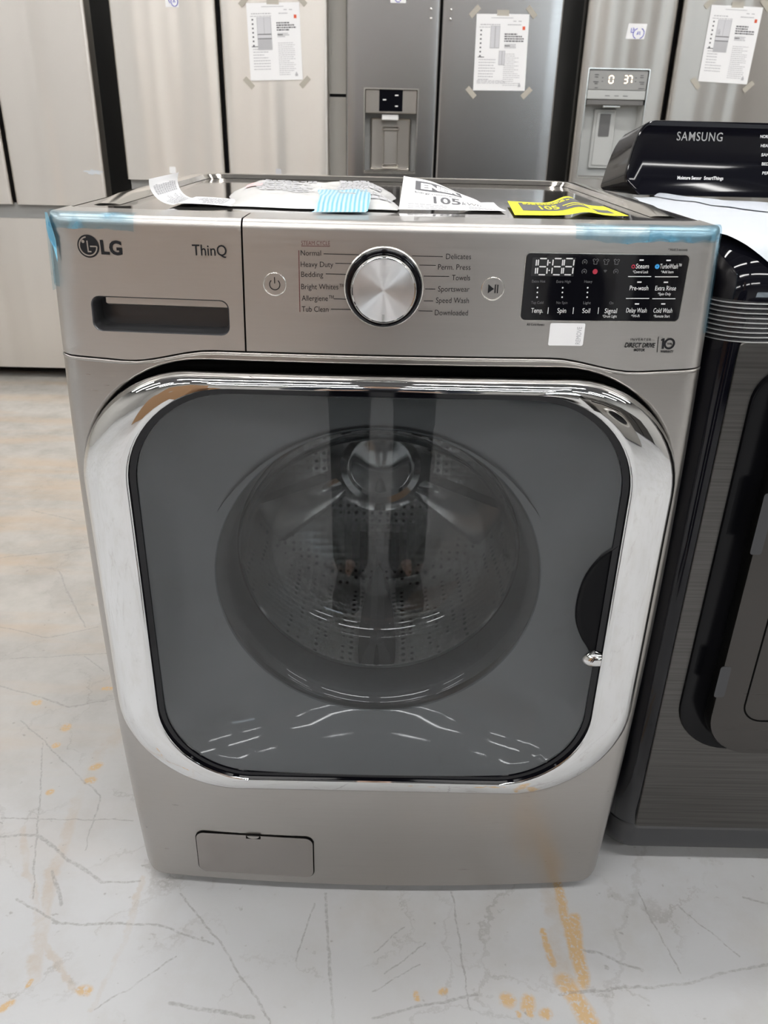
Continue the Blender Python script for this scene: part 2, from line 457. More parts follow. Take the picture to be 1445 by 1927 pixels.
    worn_paint = ramp(grit, 0.32, 0.50)
    ochre = [(955, 1882, 957, 1884, .0115), (994, 1882, 994, 1892, .0115), (1027, 1905, 1028, 1907, .0095), (975, 1908, 976, 1909, .006), (1000, 1903, 1000, 1906, .006),
             (786, 1872, 787, 1880, .006), (833, 1865, 838, 1864, .006), (152, 1863, 166, 1863, .008), (5, 1898, 22, 1888, .006),
             (1048, 1660, 1080, 1800, .008), (1080, 1730, 1096, 1850, .011), (1060, 1845, 1110, 1926, .015), (1020, 1750, 1042, 1812, .006),
             (66, 1323, 70, 1323, .010), (125, 1368, 125, 1369, .012), (104, 1403, 108, 1403, .008), (176, 1443, 182, 1441, .011), (169, 1468, 172, 1468, .010),
             (93, 1492, 94, 1490, .008), (196, 1296, 212, 1296, .006), (52, 1855, 56, 1845, .004)]
    col = mix(math_('MULTIPLY', math_('MULTIPLY', union([segment(fl(a, b_), fl(c, d), w, w2) for a, b_, c, d, w in ochre]), worn_paint), 0.92), col, (0.55, 0.37, 0.18))
    rub = [(262, 1655, 235, 1765, .006), (235, 1765, 175, 1900, .005), (150, 1480, 105, 1640, .012), (100, 1640, 60, 1840, .012), (228, 1380, 190, 1420, .02), (190, 1420, 160, 1470, .02),
           (40, 1560, 75, 1760, .007), (75, 1760, 150, 1870, .006), (1040, 1680, 1060, 1840, .020)]
    col = mix(math_('MULTIPLY', math_('MULTIPLY', union([segment(fl(a, b_), fl(c, d), w, w1) for a, b_, c, d, w in rub]), ramp(mid, 0.40, 0.6)), 0.55), col, (0.44, 0.355, 0.265))
    scuffs = [(40, 1355, 190, 1500, .0022), (190, 1500, 160, 1600, .002), (0, 1575, 70, 1572, .004), (70, 1572, 120, 1610, .0045), (120, 1610, 190, 1660, .004), (190, 1660, 260, 1660, .003),
              (78, 1400, 75, 1520, .002), (75, 1520, 60, 1690, .002), (0, 1540, 250, 1545, .002), (340, 1680, 415, 1775, .0022), (415, 1775, 510, 1925, .0022),
              (100, 1735, 300, 1740, .0028), (300, 1740, 400, 1775, .0028), (612, 1680, 620, 1830, .003), (620, 1830, 626, 1925, .003), (590, 1700, 556, 1810, .002),
              (180, 1900, 330, 1800, .002), (320, 1890, 480, 1915, .004), (700, 1915, 900, 1870, .003), (1050, 1870, 1290, 1850, .003), (1290, 1850, 1445, 1815, .003),
              (1200, 1680, 1280, 1830, .002), (1280, 1710, 1390, 1800, .002), (850, 1680, 885, 1900, .002), (110, 1075, 160, 1180, .003), (0, 1050, 170, 1030, .003), (20, 1240, 200, 1230, .002), (60, 960, 140, 980, .004)]
    for (a, b_, c, d, w) in ((0, 1290, 130, 1330, .003), (130, 1330, 215, 1315, .003), (30, 1690, 110, 1735, .003), (0, 1180, 90, 1200, .0025), (90, 1200, 185, 1180, .0025), (160, 1235, 195, 1262, .002), (100, 1640, 118, 1700, .004), (705, 1790, 760, 1745, .0016), (725, 1830, 800, 1775, .0016), (700, 1865, 790, 1815, .0016), (1100, 1790, 1210, 1825, .003), (1400, 1690, 1445, 1700, .003)): scuffs.append((a, b_, c, d, w))
    broken = math_('MULTIPLY', ramp(grit, 0.26, 0.58), ramp(mid, 0.28, 0.46))
    sm = union([segment(fl(a, b_), fl(c, d), w * .8, w2) for a, b_, c, d, w in scuffs])
    col = mix(math_('MULTIPLY', math_('MULTIPLY', sm, broken), 0.62), col, (0.26, 0.245, 0.235))
    # fine all-over scratches
    vm = N(m, 'ShaderNodeTexVoronoi', feature='DISTANCE_TO_EDGE'); vm.inputs['Scale'].default_value = 3.3; vm.inputs['Randomness'].default_value = 1.0
    L(m, warped(0.16), vm.inputs['Vector'])
    fine = math_('MULTIPLY', ramp(vm.outputs['Distance'], 0.004, 0.014, 1.0, 0.0), ramp(mid, 0.45, 0.62))
    col = mix(math_('MULTIPLY', fine, 0.42), col, (0.27, 0.25, 0.23))
    v2 = N(m, 'ShaderNodeTexVoronoi', feature='DISTANCE_TO_EDGE'); v2.inputs['Scale'].default_value = 1.7; L(m, warped(0.10), v2.inputs['Vector'])
    f2_ = math_('MULTIPLY', ramp(v2.outputs['Distance'], 0.0015, 0.0055, 1.0, 0.0), ramp(noise(3.0, 4).outputs['Fac'], 0.44, 0.56))
    col = mix(math_('MULTIPLY', f2_, 0.22), col, (0.26, 0.245, 0.23))
    speck = ramp(noise(55.0, 2).outputs['Fac'], 0.70, 0.76)
    col = mix(math_('MULTIPLY', speck, 0.5), col, (0.22, 0.20, 0.18))
    L(m, col, b.inputs['Base Color'])
    L(m, ramp(mid, 0.3, 0.7, 0.34, 0.52), b.inputs['Roughness'])
    bp = N(m, 'ShaderNodeBump'); bp.inputs['Strength'].default_value = 0.08; bp.inputs['Distance'].default_value = 0.002
    L(m, grit, bp.inputs['Height']); L(m, bp.outputs['Normal'], b.inputs['Normal'])
    return m

def struct(name, mb, m, smooth=False): return tag(mb.build(name, m, None, smooth=smooth), kind='structure')
struct('floor', MB().box(X0, X1, YB, YF_, -0.05, 0.0), floor_material())
struct('ceiling', MB().box(X0, X1, YB, YF_, ZC, ZC + 0.05), 'ceiling')
struct('wall_back', MB().box(X0 - 0.1, X1 + 0.1, YF_, YF_ + 0.1, 0, ZC), 'wall')
struct('wall_front', MB().box(X0 - 0.1, X1 + 0.1, YB - 0.1, YB, 0, ZC), 'wall')
struct('wall_left', MB().box(X0 - 0.1, X0, YB, YF_, 0, ZC), 'wall')
struct('wall_right', MB().box(X1, X1 + 0.1, YB, YF_, 0, ZC), 'wall')
for i, y in enumerate((-7.6, -5.2, -2.8, -0.4, 2.0, 4.4)):
    struct('trim_%d' % (i + 1), MB().box(X0, X1, y - 0.07, y + 0.07, ZC - 0.26, ZC - 0.002), 'beam')
# daylight window high in the wall behind the photographer
w = MB()
for k in range(5): w.box(2.9 + 0.42 * k, 3.27 + 0.42 * k, YB + 0.002, YB + 0.02, 2.4, 3.6)
wo = struct('window_1', MB().box(2.8, 5.0, YB + 0.001, YB + 0.03, 2.3, 2.4).box(2.8, 5.0, YB + 0.001, YB + 0.03, 3.6, 3.7)
            .box(2.8, 2.9, YB + 0.001, YB + 0.03, 2.4, 3.6).box(4.95, 5.0, YB + 0.001, YB + 0.03, 2.4, 3.6), 'beam')
w.build('pane', 'window', wo, smooth=False)

# strip lights under the ceiling
def make_lamp(loc):
    t = thing('ceiling_light', 'long white strip light hung under the warehouse ceiling', 'ceiling light', loc, 'strip lights under the ceiling')
    MB().box(loc[0] - 1.22, loc[0] + 1.22, loc[1] - 0.11, loc[1] + 0.11, loc[2] + 0.02, loc[2] + 0.09).build('housing', 'lamp_body', t, smooth=False)
    MB().box(loc[0] - 1.2, loc[0] + 1.2, loc[1] - 0.09, loc[1] + 0.09, loc[2], loc[2] + 0.02).build('diffuser', 'lamp', t, smooth=False)
    MB().tube([(loc[0] - 0.9, loc[1], loc[2] + 0.085), (loc[0] - 0.9, loc[1], ZC)], 0.006).build('hanger', 'beam', t)
    MB().tube([(loc[0] + 0.9, loc[1], loc[2] + 0.085), (loc[0] + 0.9, loc[1], ZC)], 0.006).build('hanger', 'beam', t)
    return t
lamp0 = make_lamp((-5.0, -6.4, 4.45))
for y in (-6.4, -4.0, -1.6, 0.8, 3.2):
    for x in (-5.0, -1.45, 1.45, 5.0):
        if (x, y) == (-5.0, -6.4): continue
        c = lamp0.copy(); COL.objects.link(c); c.location = (x, y, 4.45)
        for ch in list(lamp0.children):
            d = ch.copy(); COL.objects.link(d); d.parent = c

# ================================================================== THE WASHING MACHINE
HW, RC, ZT = 0.372, 0.022, 1.040          # half width, corner radius, top
def swell(z): return 1 + 0.039 * (1 - ((z - 0.55) / 0.5) ** 2)
def front(x, z):
    "the bowed steel front of the washer: y as a function of x and z"
    a = min(abs(x / swell(z)), HW); y = -0.018 * (1 - (a / HW) ** 2)
    if a > HW - RC: y += RC - sqrt(max(0.0, RC * RC - (a - HW + RC) ** 2))
    return y
def wp(x, z, off=0.0): X = x * swell(z); return (X, front(X, z) - off, z)     # point of the front from its straight-sided place
def wloop(pts, off=0.0, back=0.0): return [(lambda q: (q[0], q[1] + back, q[2]))(wp(x, z, off)) for x, z in pts]
def seam(x):
    a = abs(x); t = min(1.0, max(0.0, (a - 0.19) / 0.10)); t = t * t * (3 - 2 * t)
    return 0.8955 - 0.0155 * t + 0.004 * max(0.0, (a - 0.29) / 0.08)
washer = thing('washing_machine', 'graphite steel front-load washing machine with chrome ringed door, centre of the picture', 'washing machine', (0, 0.35, 0))
TR = 0.010
def over(x, t):
    "front surface carried over the rounded top edge: t runs up the front and back along the top"
    zt = ZT - TR; X = x * swell(min(t, ZT)); y = front(X, min(t, zt))
    if t <= zt: return (X, y, t)
    a = (t - zt) / TR
    if a < pi / 2: return (X, y + TR - TR * cos(a), zt + TR * sin(a))
    return (X, y + TR + (t - zt - TR * pi / 2), ZT)
def columns(x0, x1, n):
    xs = [x0 + (x1 - x0) * i / n for i in range(n + 1)]
    for sg in (-1, 1):
        for k in range(1, 9):
            x = sg * (HW - RC + RC * sin(k / 8 * pi / 2))
            if x0 <= x <= x1: xs.append(x)
    return sorted(set(round(x, 6) for x in xs))
TOPROWS = [ZT - TR + TR * pi / 2 * k / 8 for k in range(9)] + [ZT - TR + TR * pi / 2 + d for d in (0.01, 0.030, 0.062)]
def side_return(mb, x, z0):
    "the short return of the panel along the machine's side"
    rows = []
    for z in [z0 + (ZT - TR - z0) * i / 8 for i in range(9)] + [ZT - TR * 0.3]:
        inn = 0.0 if z <= ZT - TR else 0.006
        rows.append([(sx, y, z) for sx, y in (((x - math.copysign(inn, x)) * swell(z), front(x * swell(z), z) + inn), ((x - math.copysign(inn, x)) * swell(z), 0.06))])
    return mb.grid(rows)
SX = -0.1535                                # joint between dispenser drawer and control panel
# control panel
cp = MB(); xs = columns(SX + 0.001, HW, 40)
cp.grid([[over(x, seam(x) + 0.0012 + (ZT - TR - seam(x) - 0.0012) * v / 14) for x in xs] for v in range(15)] + [[over(x, t) for x in xs] for t in TOPROWS[1:]])
cp.grid([[wp(x, seam(x) + 0.0012) for x in xs], [(lambda q: (q[0], q[1] + 0.012, q[2]))(wp(x, seam(x) + 0.0012)) for x in xs]])
side_return(cp, HW, seam(HW) + 0.0012)
panel = cp.build('control_panel', 'panel', washer, angle=50)
# detergent drawer front with its pull recess
dp = MB(); xs = columns(-HW, SX - 0.001, 24)
dr_out = [(x, seam(x) + 0.0012) for x in xs] + [(x, ZT - TR) for x in reversed(xs)]
dr_out = densify(dr_out, 0.012)
hole = rrect(-0.3265, -0.1705, 0.9135, 0.9535, 0.010, 5)
lo = star_loops((-0.2485, 0.9335), hole, dr_out, (0, .04, .1, .2, .35, .5, .65, .8, .9, .96, 1), lambda x, z: 0.0, n=120)
dp.loft([[wp(p[0], p[2]) for p in l] for l in lo])
dp.grid([[over(x, t) for x in xs] for t in TOPROWS])
dp.grid([[wp(SX - 0.001, seam(SX) + (ZT - TR - seam(SX)) * k / 6) for k in range(7)], [(lambda q: (q[0], q[1] + 0.012, q[2]))(wp(SX - 0.001, seam(SX) + (ZT - TR - seam(SX)) * k / 6)) for k in range(7)]])
side_return(dp, -HW, seam(HW) + 0.0012)
drawer = dp.build('detergent_drawer', 'panel', washer, angle=50)
h0 = rrect(-0.3265, -0.1705, 0.9135, 0.9535, 0.010, 5)
def shr(pts, d, c=(-0.2485, 0.9335)): return [(c[0] + (x - c[0]) * (1 - d / 0.078), c[1] + (z - c[1]) * (1 - d / 0.02)) for x, z in pts]
MB().loft([wloop(h0), wloop(shr(h0, .0012), 0, .0012), wloop(shr(h0, .002), 0, .004), wloop(shr(h0, .003), 0, .030)], cap1=True).build('handle_recess', mat('recess_grey', (0.09, 0.09, 0.095), 0.3, 0.6), drawer)
MB().loft([wloop(rrect(-0.312, -0.1715, 0.9415, 0.9530, .002, 3), 0, .013), wloop(rrect(-0.312, -0.1715, 0.9435, 0.9530, .002, 3), 0, .0085),
           wloop(rrect(-0.311, -0.1720, 0.9440, 0.9525, .002, 3), 0, .0070)][::-1], cap0=True).build('finger_grip', 'panel', drawer)
# dark joints behind the panels
sb = MB(); xs = columns(-HW + 0.001, HW - 0.001, 40)
sb.grid([[(lambda q: (q[0], q[1] + 0.0045, q[2]))(wp(x, seam(x) - 0.006)) for x in xs], [(lambda q: (q[0], q[1] + 0.0045, q[2]))(wp(x, seam(x) + 0.008)) for x in xs]])
sb.grid([[(lambda q: (q[0] + d, q[1] + 0.0035, q[2]))(over(SX, 0.89 + 0.16 * k / 30)) for d in (-0.004, 0.004)] for k in range(31)])
sb.build('panel_joint', 'seam', washer)
# front panel with the door opening
OP = rrect(-0.3575, 0.3575, 0.2365, 0.8865, (0.155, 0.150), 14)
xs = columns(-HW, HW, 30); rb = 0.035
fo = [(x, seam(x) - 0.0045) for x in reversed(xs)] + [(-HW + rb - rb * cos(radians(90 * k / 8)), 0.022 + rb - rb * sin(radians(90 * k / 8))) for k in range(9)] \
    + [(HW - rb + rb * sin(radians(90 * k / 8)), 0.022 + rb - rb * cos(radians(90 * k / 8))) for k in range(9)]
fo = densify(fo, 0.012)
fr = (0, .03, .08, .16, .28, .42, .56, .68, .78, .85, .90, .935, .96, .98, .993, 1)
lo = star_loops((0, 0.56), OP, fo, fr, lambda x, z: 0.0, n=200)
fp = MB()
lip = [[(lambda q, k=k: (q[0], q[1] + k, q[2]))(wp(p[0] * (1 - s_ / 0.36), 0.56 + (p[2] - 0.56) * (1 - s_ / 0.32))) for p in lo[0]] for s_, k in ((.0035, .016), (.003, .006), (.0018, .002))]
up_ = [[wp(p[0], p[2]) for p in l] for l in lo]
fp.loft(lip + up_)
xsl = columns(-HW, HW, 40)
fp.grid([[wp(x, seam(x) - d, o) for x in xsl] for d, o in ((.0050, -.0002), (.0046, .0002), (.0036, .0012), (.0026, .0017), (.0016, .0017), (.0007, .0010), (.0003, -.0004), (.0001, -.0045))])
fpo = fp.build('front_panel', 'graphite', washer, angle=50)
# cabinet: sides and back as an open-fronted shell
cb = MB(); loops = []
for z in (0.024, 0.03, 0.15, 0.3, 0.45, 0.6, 0.75, 0.85, 0.95, 1.02, 1.036, 1.040):
    s_ = swell(z); i_ = 0.004 if z > 1.038 else 0.0
    pts = [(-HW * s_ + i_, 0.024), (-HW * s_ + i_, 0.30)] + [(-HW * s_ + i_ + 0.02 - 0.02 * cos(a), 0.70 - 0.02 + 0.02 * sin(a) - i_) for a in (0, .4, .8, 1.2, 1.57)]
    loops.append([(x, y, z) for x, y in pts] + [(-x, y, z) for x, y in reversed(pts)])
cb.loft(loops, closed=False)
cb.build('cabinet', 'graphite', washer)
sp = swell(ZT)
MB().grid([[(x * sp, y, ZT - .0005) for y in (0.026, 0.10, 0.30, 0.50, 0.699)] for x in [-0.370 + 0.74 * k / 12 for k in range(13)]]).build('top_plate', 'graphite_top', washer)
# raised U-shaped bead on the top
path = [(-0.338, 0.112)] + [(-0.338, 0.112 + 0.5 * k / 6) for k in range(1, 7)] + [(-0.338 + 0.06 - 0.06 * cos(a), 0.612 + 0.06 * sin(a)) for a in (.3, .6, .9, 1.2, 1.57)]
path = path + [(-x, y) for x, y in reversed(path)]
loops = []
for i, (x, y) in enumerate(path):
    a, b_ = path[max(0, i - 1)], path[min(len(path) - 1, i + 1)]
    d = Vector((b_[0] - a[0], b_[1] - a[1], 0)).normalized(); n = Vector((-d.y, d.x, 0)); P0 = Vector((x, y, ZT))
    h = 0.001 if i in (0, len(path) - 1) else 0.0075
    loops.append([P0 + n * 0.016, P0 + n * 0.011 + Vector((0, 0, h * .85)), P0 + n * 0.007 + Vector((0, 0, h)), P0 - n * 0.007 + Vector((0, 0, h)), P0 - n * 0.011 + Vector((0, 0, h * .85)), P0 - n * 0.016])
MB().loft(loops, closed=False).build('raised_rim', mat('pale_trim', (0.78, 0.74, 0.68), 0.14, 1.0), washer)
for sx in (-1, 1):
    for y in (0.07, 0.62):
        MB().lathe((sx * 0.30, y, 0), [(0.024, 0.0), (0.026, 0.004), (0.026, 0.012), (0.014, 0.014), (0.014, 0.03)], 20, 'z', True, True).build('foot', 'black_satin', washer)
MB().box(-0.352, 0.352, 0.03, 0.69, 0.03, 0.034).build('base_plate', 'black_satin', washer, smooth=False)
# filter access cover with its little thumb notch
fx0, fx1, fz0, fz1 = -0.279, -0.0915, 0.0375, 0.1265
patch(MB(), front, [(x * swell(.08), z) for x, z in rrect(fx0, fx1, fz0, fz1, 0.014, 6)], 0.0014, K=6).build('cover_gap', 'seam', washer)
fc = patch(MB(), front, [(x * swell(.08), z) for x, z in rrect(fx0 + .0016, fx1 - .0016, fz0 + .0016, fz1 - .0016, 0.0125, 6)], 0.0030, 0.002, K=6).build('filter_cover', mat('filter_cover_steel', (0.36, 0.335, 0.315), 0.22, 1.0), washer, angle=60)
nm = MB(); patch(nm, front, [(-0.1985, 0.1262), (-0.1985, 0.1195), (-0.1755, 0.1195), (-0.1755, 0.1262)], 0.0034, K=1); nm.build('thumb_notch', 'seam', fc)
nt_ = [(-0.187 + 0.0095 * cos(radians(180 + 180 * k / 10)), 0.1262 + 0.0055 * sin(radians(180 + 180 * k / 10))) for k in range(11)]
patch(MB(), front, nt_, 0.0042, K=1).build('thumb_tab', 'graphite', fc)

# ---- door
door = MB()
CO, CI = rrect(-0.356, 0.356, 0.2375, 0.8745, (0.146, 0.150), 16), rrect(-0.2945, 0.2945, 0.2715, 0.8600, (0.125, 0.118), 16)
def between(f, off): return wloop([(a[0] + (b_[0] - a[0]) * f, a[1] + (b_[1] - a[1]) * f) for a, b_ in zip(CO, CI)], off)
door.loft([between(0, -0.012), between(0, 0.006), between(.03, .0125), between(.08, .0180), between(.15, .0220), between(.25, .0252), between(.4, .0275), between(.6, .0292), between(.85, .0304), between(.96, .0306), between(1, .0290)])
MB().grid([[(x * sp, .7008, z) for z in (.05, 1.02)] for x in (-.35, .35)]).build('back_panel', 'fridge_dark', washer)
door_o = door.build('door', 'chrome', washer, angle=50)
MB().loft([wloop(rrect(-0.362, 0.362, 0.232, 0.892, (0.158, 0.152), 14), 0, .010), wloop(rrect(-0.340, 0.340, 0.255, 0.862, (0.140, 0.140), 14), 0, .012)]).build('door_gap_shade', 'seam', washer)  # black ring painted for the shade in the deep gap round the door
RI = rrect(-0.2865, 0.2865, 0.2785, 0.8525, (0.118, 0.111), 16)
MB().loft([wloop(CI, .0289), wloop([(x * .999, .566 + (z - .566) * .999) for x, z in CI], .0245), wloop(RI, .0235), wloop(RI, .0205)]).build('black_rim', 'black', door_o)
# pane outline with the notch for the grip
NOTCH = [(0.2875, 0.660), (0.272, 0.648), (0.257, 0.622), (0.2505, 0.590), (0.2515, 0.555), (0.262, 0.525), (0.274, 0.505), (0.2875, 0.478)]
def smooth_curve(p, n=4):
    out = []
    for i in range(len(p) - 1):
        a, b_, c_, d = p[max(0, i - 1)], p[i], p[i + 1], p[min(len(p) - 1, i + 2)]
        for k in range(n):
            t = k / n; out.append(tuple(.5 * (2 * b_[j] + (c_[j] - a[j]) * t + (2 * a[j] - 5 * b_[j] + 4 * c_[j] - d[j]) * t * t + (3 * b_[j] - a[j] - 3 * c_[j] + d[j]) * t ** 3) for j in (0, 1)))
    return out + [p[-1]]
NOTCH = smooth_curve(NOTCH)
PO = [p for p in RI if not (p[0] > 0.2 and 0.46 < p[1] < 0.68)]
k0 = max(range(len(PO)), key=lambda i: math.atan2(PO[i][1] - .569, PO[i][0]) if PO[i][1] < .569 and PO[i][0] > 0 else -9)
PO = PO[k0 + 1:] + PO[:k0 + 1] + list(reversed(NOTCH))
PO = densify(PO, 0.012)
lo = star_loops((-0.02, 0.569), None, PO, (0.01, .2, .4, .6, .8, .93, 1), lambda x, z: 0.0, n=120)
MB().loft([[wp(p[0], p[2], .0215) for p in l] for l in lo], cap0=True).build('glass_pane', 'pane', door_o)
# shallow black grip plate in the notch, chrome nub at its lower end
nl = [(0.292, 0.664)] + NOTCH + [(0.292, 0.474)]
nd = [nl[0]] + [q for i in range(len(nl) - 1) for q in [((nl[i][0] * 2 + nl[i + 1][0]) / 3, (nl[i][1] * 2 + nl[i + 1][1]) / 3), ((nl[i][0] + 2 * nl[i + 1][0]) / 3, (nl[i][1] + 2 * nl[i + 1][1]) / 3), nl[i + 1]]]
def toward(f): return [(0.290 + (x - 0.290) * f, 0.57 + (z - 0.57) * (0.35 + 0.65 * f)) for x, z in nd]
grip = MB().loft([wloop(nd, .0225), wloop(toward(.97), .0245), wloop(toward(.92), .0228), wloop(toward(.80), .0216), wloop(toward(.5), .0212), wloop(toward(.2), .0212), wloop(toward(0.0), .0212)], closed=False).build('door_grip', 'pocket', door_o)
MB().tube(wloop([(0.2915, 0.648), (0.283, 0.62), (0.279, 0.585), (0.2785, 0.55), (0.2805, 0.51), (0.2855, 0.478)], .0195), [.0012] * 6, 6).build('grip_edge', 'black_satin', door_o)
MB().loft([wloop([(0.2915 + (x - 0.2915) * f, 0.489 + (z - 0.489) * f) for x, z in smooth_curve([(0.2925, 0.500), (0.283, 0.5005), (0.276, 0.497), (0.270, 0.489), (0.2705, 0.482), (0.276, 0.4775), (0.284, 0.4755), (0.2925, 0.476)])], o) for f, o in ((1, .0215), (.92, .0260), (.75, .0295), (.5, .0318), (.25, .0330), (.05, .0334))], cap1=True).build('chrome_nub', 'chrome', door_o, angle=60)
# liner funnel, glass bowl
BC = (0.0, 0.553)
def circ(r, n, y, c=BC):
    return [(c[0] + r * cos(a), y, c[1] + r * sin(a)) for a in (math.atan2(p[1] - 0.569, p[0]) for p in n)]
RO = densify(rrect(-0.286, 0.286, 0.279, 0.852, (0.118, 0.111), 14), 0.015)
o0 = wloop(RO, .017)
def blend(f, y, r=0.228):
    c = circ(r, RO, y); return [(a[0] + (b_[0] - a[0]) * f, y, a[2] + (b_[2] - a[2]) * f) for a, b_ in zip(o0, c)]
MB().loft([wloop(RO, .0205), o0, blend(.06, -.018), blend(.3, .010), blend(.55, .028), blend(.8, .042), blend(.95, .050), blend(1, .052)]).build('door_liner', 'funnel', door_o)
MB().lathe((0, 0, BC[1]), [(0.2295, 0.050), (0.226, 0.0485), (0.221, 0.050), (0.215, 0.055), (0.209, 0.063), (0.204, 0.074), (0.200, 0.090), (0.198, 0.110), (0.195, 0.135), (0.188, 0.158), (0.175, 0.178), (0.15, 0.193), (0.11, 0.203), (0.06, 0.208), (0.004, 0.210)], 72).build('glass_bowl', 'bowl', door_o)
# gasket and drum
DC = (0.0, 0.535)
MB().lathe((0, 0, DC[1]), [(0.252, 0.045), (0.242, 0.060), (0.238, 0.085), (0.246, 0.10), (0.246, 0.112), (0.232, 0.125), (0.222, 0.150), (0.218, 0.165)], 64).build('door_gasket', 'rubber', washer)
dm = mat('perforated_drum_steel', (0.62, 0.61, 0.60), 0.20, 1.0)
b = dm.node_tree.nodes['Principled BSDF']
tc = N(dm, 'ShaderNodeTexCoord'); vo = N(dm, 'ShaderNodeTexVoronoi'); vo.inputs['Scale'].default_value = 62.0; vo.inputs['Randomness'].default_value = 0.12
L(dm, tc.outputs['Object'], vo.inputs['Vector'])
rp = N(dm, 'ShaderNodeMapRange', clamp=True); rp.inputs['From Min'].default_value = 0.20; rp.inputs['From Max'].default_value = 0.28; L(dm, vo.outputs['Distance'], rp.inputs['Value'])
mx = N(dm, 'ShaderNodeMix', data_type='RGBA'); mx.inputs[6].default_value = (0.05, 0.05, 0.05, 1); mx.inputs[7].default_value = (0.62, 0.61, 0.60, 1)
L(dm, rp.outputs['Result'], mx.inputs[0]); L(dm, mx.outputs[2], b.inputs['Base Color'])
bp = N(dm, 'ShaderNodeBump'); bp.inputs['Strength'].default_value = 0.5; bp.inputs['Distance'].default_value = 0.002
L(dm, vo.outputs['Distance'], bp.inputs['Height']); L(dm, bp.outputs['Normal'], b.inputs['Normal'])
M['drum'] = dm
drum = MB().lathe((0, 0, DC[1]), [(0.212, 0.166), (0.216, 0.163), (0.222, 0.168), (0.228, 0.185), (0.262, 0.200), (0.280, 0.215), (0.283, 0.26), (0.279, 0.32), (0.283, 0.38), (0.279, 0.44), (0.278, 0.50), (0.262, 0.53), (0.20, 0.535), (0.105, 0.545)], 72).build('drum', 'drum', washer)
M['drum_plain'] = mat('drum_steel', (0.66, 0.65, 0.64), 0.09, 1.0)
MB().lathe((0, 0, DC[1]), [(0.215, 0.160), (0.2125, 0.158), (0.2105, 0.162), (0.213, 0.168)], 72).build('drum_lip', 'drum_plain', drum)
hub = MB().lathe((0, 0, DC[1]), [(0.108, 0.546), (0.100, 0.525), (0.078, 0.512), (0.066, 0.515), (0.062, 0.524), (0.056, 0.524), (0.040, 0.520), (0.002, 0.519)], 48)
hub.build('drum_hub', 'drum_plain', drum)
for k in range(3):
    a = radians(90 + 120 * k); u = Vector((cos(a), 0, sin(a))); v = Vector((-sin(a), 0, cos(a))); C0 = Vector((0, 0, DC[1]))
    # star arm on the back plate
    MB().loft([[C0 + u * r + v * (w_ * s_) + Vector((0, y, 0)) for s_, y in ((-1, .548), (-.6, .520), (0, .514), (.6, .520), (1, .548))] for r, w_ in ((.085, .030), (.14, .042), (.20, .058), (.262, .075))], closed=False).build('back_rib', 'drum_plain', drum)
    a += radians(60); u = Vector((cos(a), 0, sin(a))); v = Vector((-sin(a), 0, cos(a)))
    MB().loft([[C0 + u * (0.283 - h) + v * (w_ * s_ * wd_) + Vector((0, y, 0)) for s_, h in ((-1, -.006), (-.75, .03), (-.35, .058), (0, .064), (.35, .058), (.75, .03), (1, -.006))] for y, w_, wd_ in ((.235, .006, 1), (.25, .032, 1), (.30, .038, 1), (.42, .036, 1), (.49, .030, 1), (.515, .01, 1))], closed=False, ).build('lifter', mat('lifter_grey', (0.20, 0.20, 0.205), 0.25), drum)

# ---- control knob, buttons
kc = on(front, 722, 541); KC = (kc.x, front(kc.x, kc.z), kc.z)
knob = MB().lathe(KC, [(0.0424, 0.0), (0.0424, -0.006), (0.0415, -0.0085), (0.0395, -0.0095), (0.0375, -0.0095), (0.0365, -0.009)], 64).build('control_knob', 'black', washer)
MB().lathe(KC, [(0.0438, 0.001), (0.0438, -0.0012), (0.0430, -0.0020), (0.0424, -0.0022)], 64).build('knob_bezel', 'silver', knob)
MB().lathe(KC, [(0.0366, -0.008), (0.0362, -0.015), (0.0355, -0.0185), (0.0345, -0.0198), (0.0336, -0.0196), (0.0332, -0.0188)], 64).build('knob_rim', 'chrome', knob)
sm = mat('spun_metal', (0.85, 0.85, 0.86), 0.38, 1.0, Anisotropic=0.95, Anisotropic_Rotation=0.25)
tg = N(sm, 'ShaderNodeTangent'); tg.direction_type = 'RADIAL'; tg.axis = 'Y'
L(sm, tg.outputs['Tangent'], sm.node_tree.nodes['Principled BSDF'].inputs['Tangent'])
MB().lathe(KC, [(0.0334, -0.0188), (0.0300, -0.0190), (0.018, -0.0187), (0.0004, -0.0182)], 64, cap1=True).build('knob_face', sm, knob)
tick = MB(); tick.box(KC[0] - .0012, KC[0] + .0012, KC[1] - .0194, KC[1] - .0186, KC[2] - .0325, KC[2] - .0255); tick.build('knob_pointer', 'grey_plastic', knob, smooth=False)
def button(name, px, py, r):
    c = on(front, px, py)
    mb = MB(); pr = []
    for rr, o in ((r + .0009, -.001), (r + .0006, .0008), (r, .0010), (r - .0005, .0003), (r - .0008, -.0002)):
        pr.append([(c.x + rr * cos(2 * pi * k / 40), front(c.x + rr * cos(2 * pi * k / 40), c.z) - o, c.z + rr * sin(2 * pi * k / 40)) for k in range(40)])
    o = mb.loft(pr).build(name, 'silver', washer)
    return c, o
c, bo = button('power_button', 517, 535, 0.0122)
sy = disc(MB(), front, (c.x, c.z - .0002), 0.0062, .0006, 24, 0.0052, 130, 410)
sy.add([(c.x - .0005, front(c.x, c.z) - .0006, c.z + .001), (c.x + .0005, front(c.x, c.z) - .0006, c.z + .001), (c.x + .0005, front(c.x, c.z) - .0006, c.z + .0078), (c.x - .0005, front(c.x, c.z) - .0006, c.z + .0078)], [(0, 1, 2, 3)])
sy.build('power_symbol', 'ink', bo)
c, bo = button('start_button', 927, 543.5, 0.0122)
sy = MB(); f_ = front(c.x, c.z) - .0006
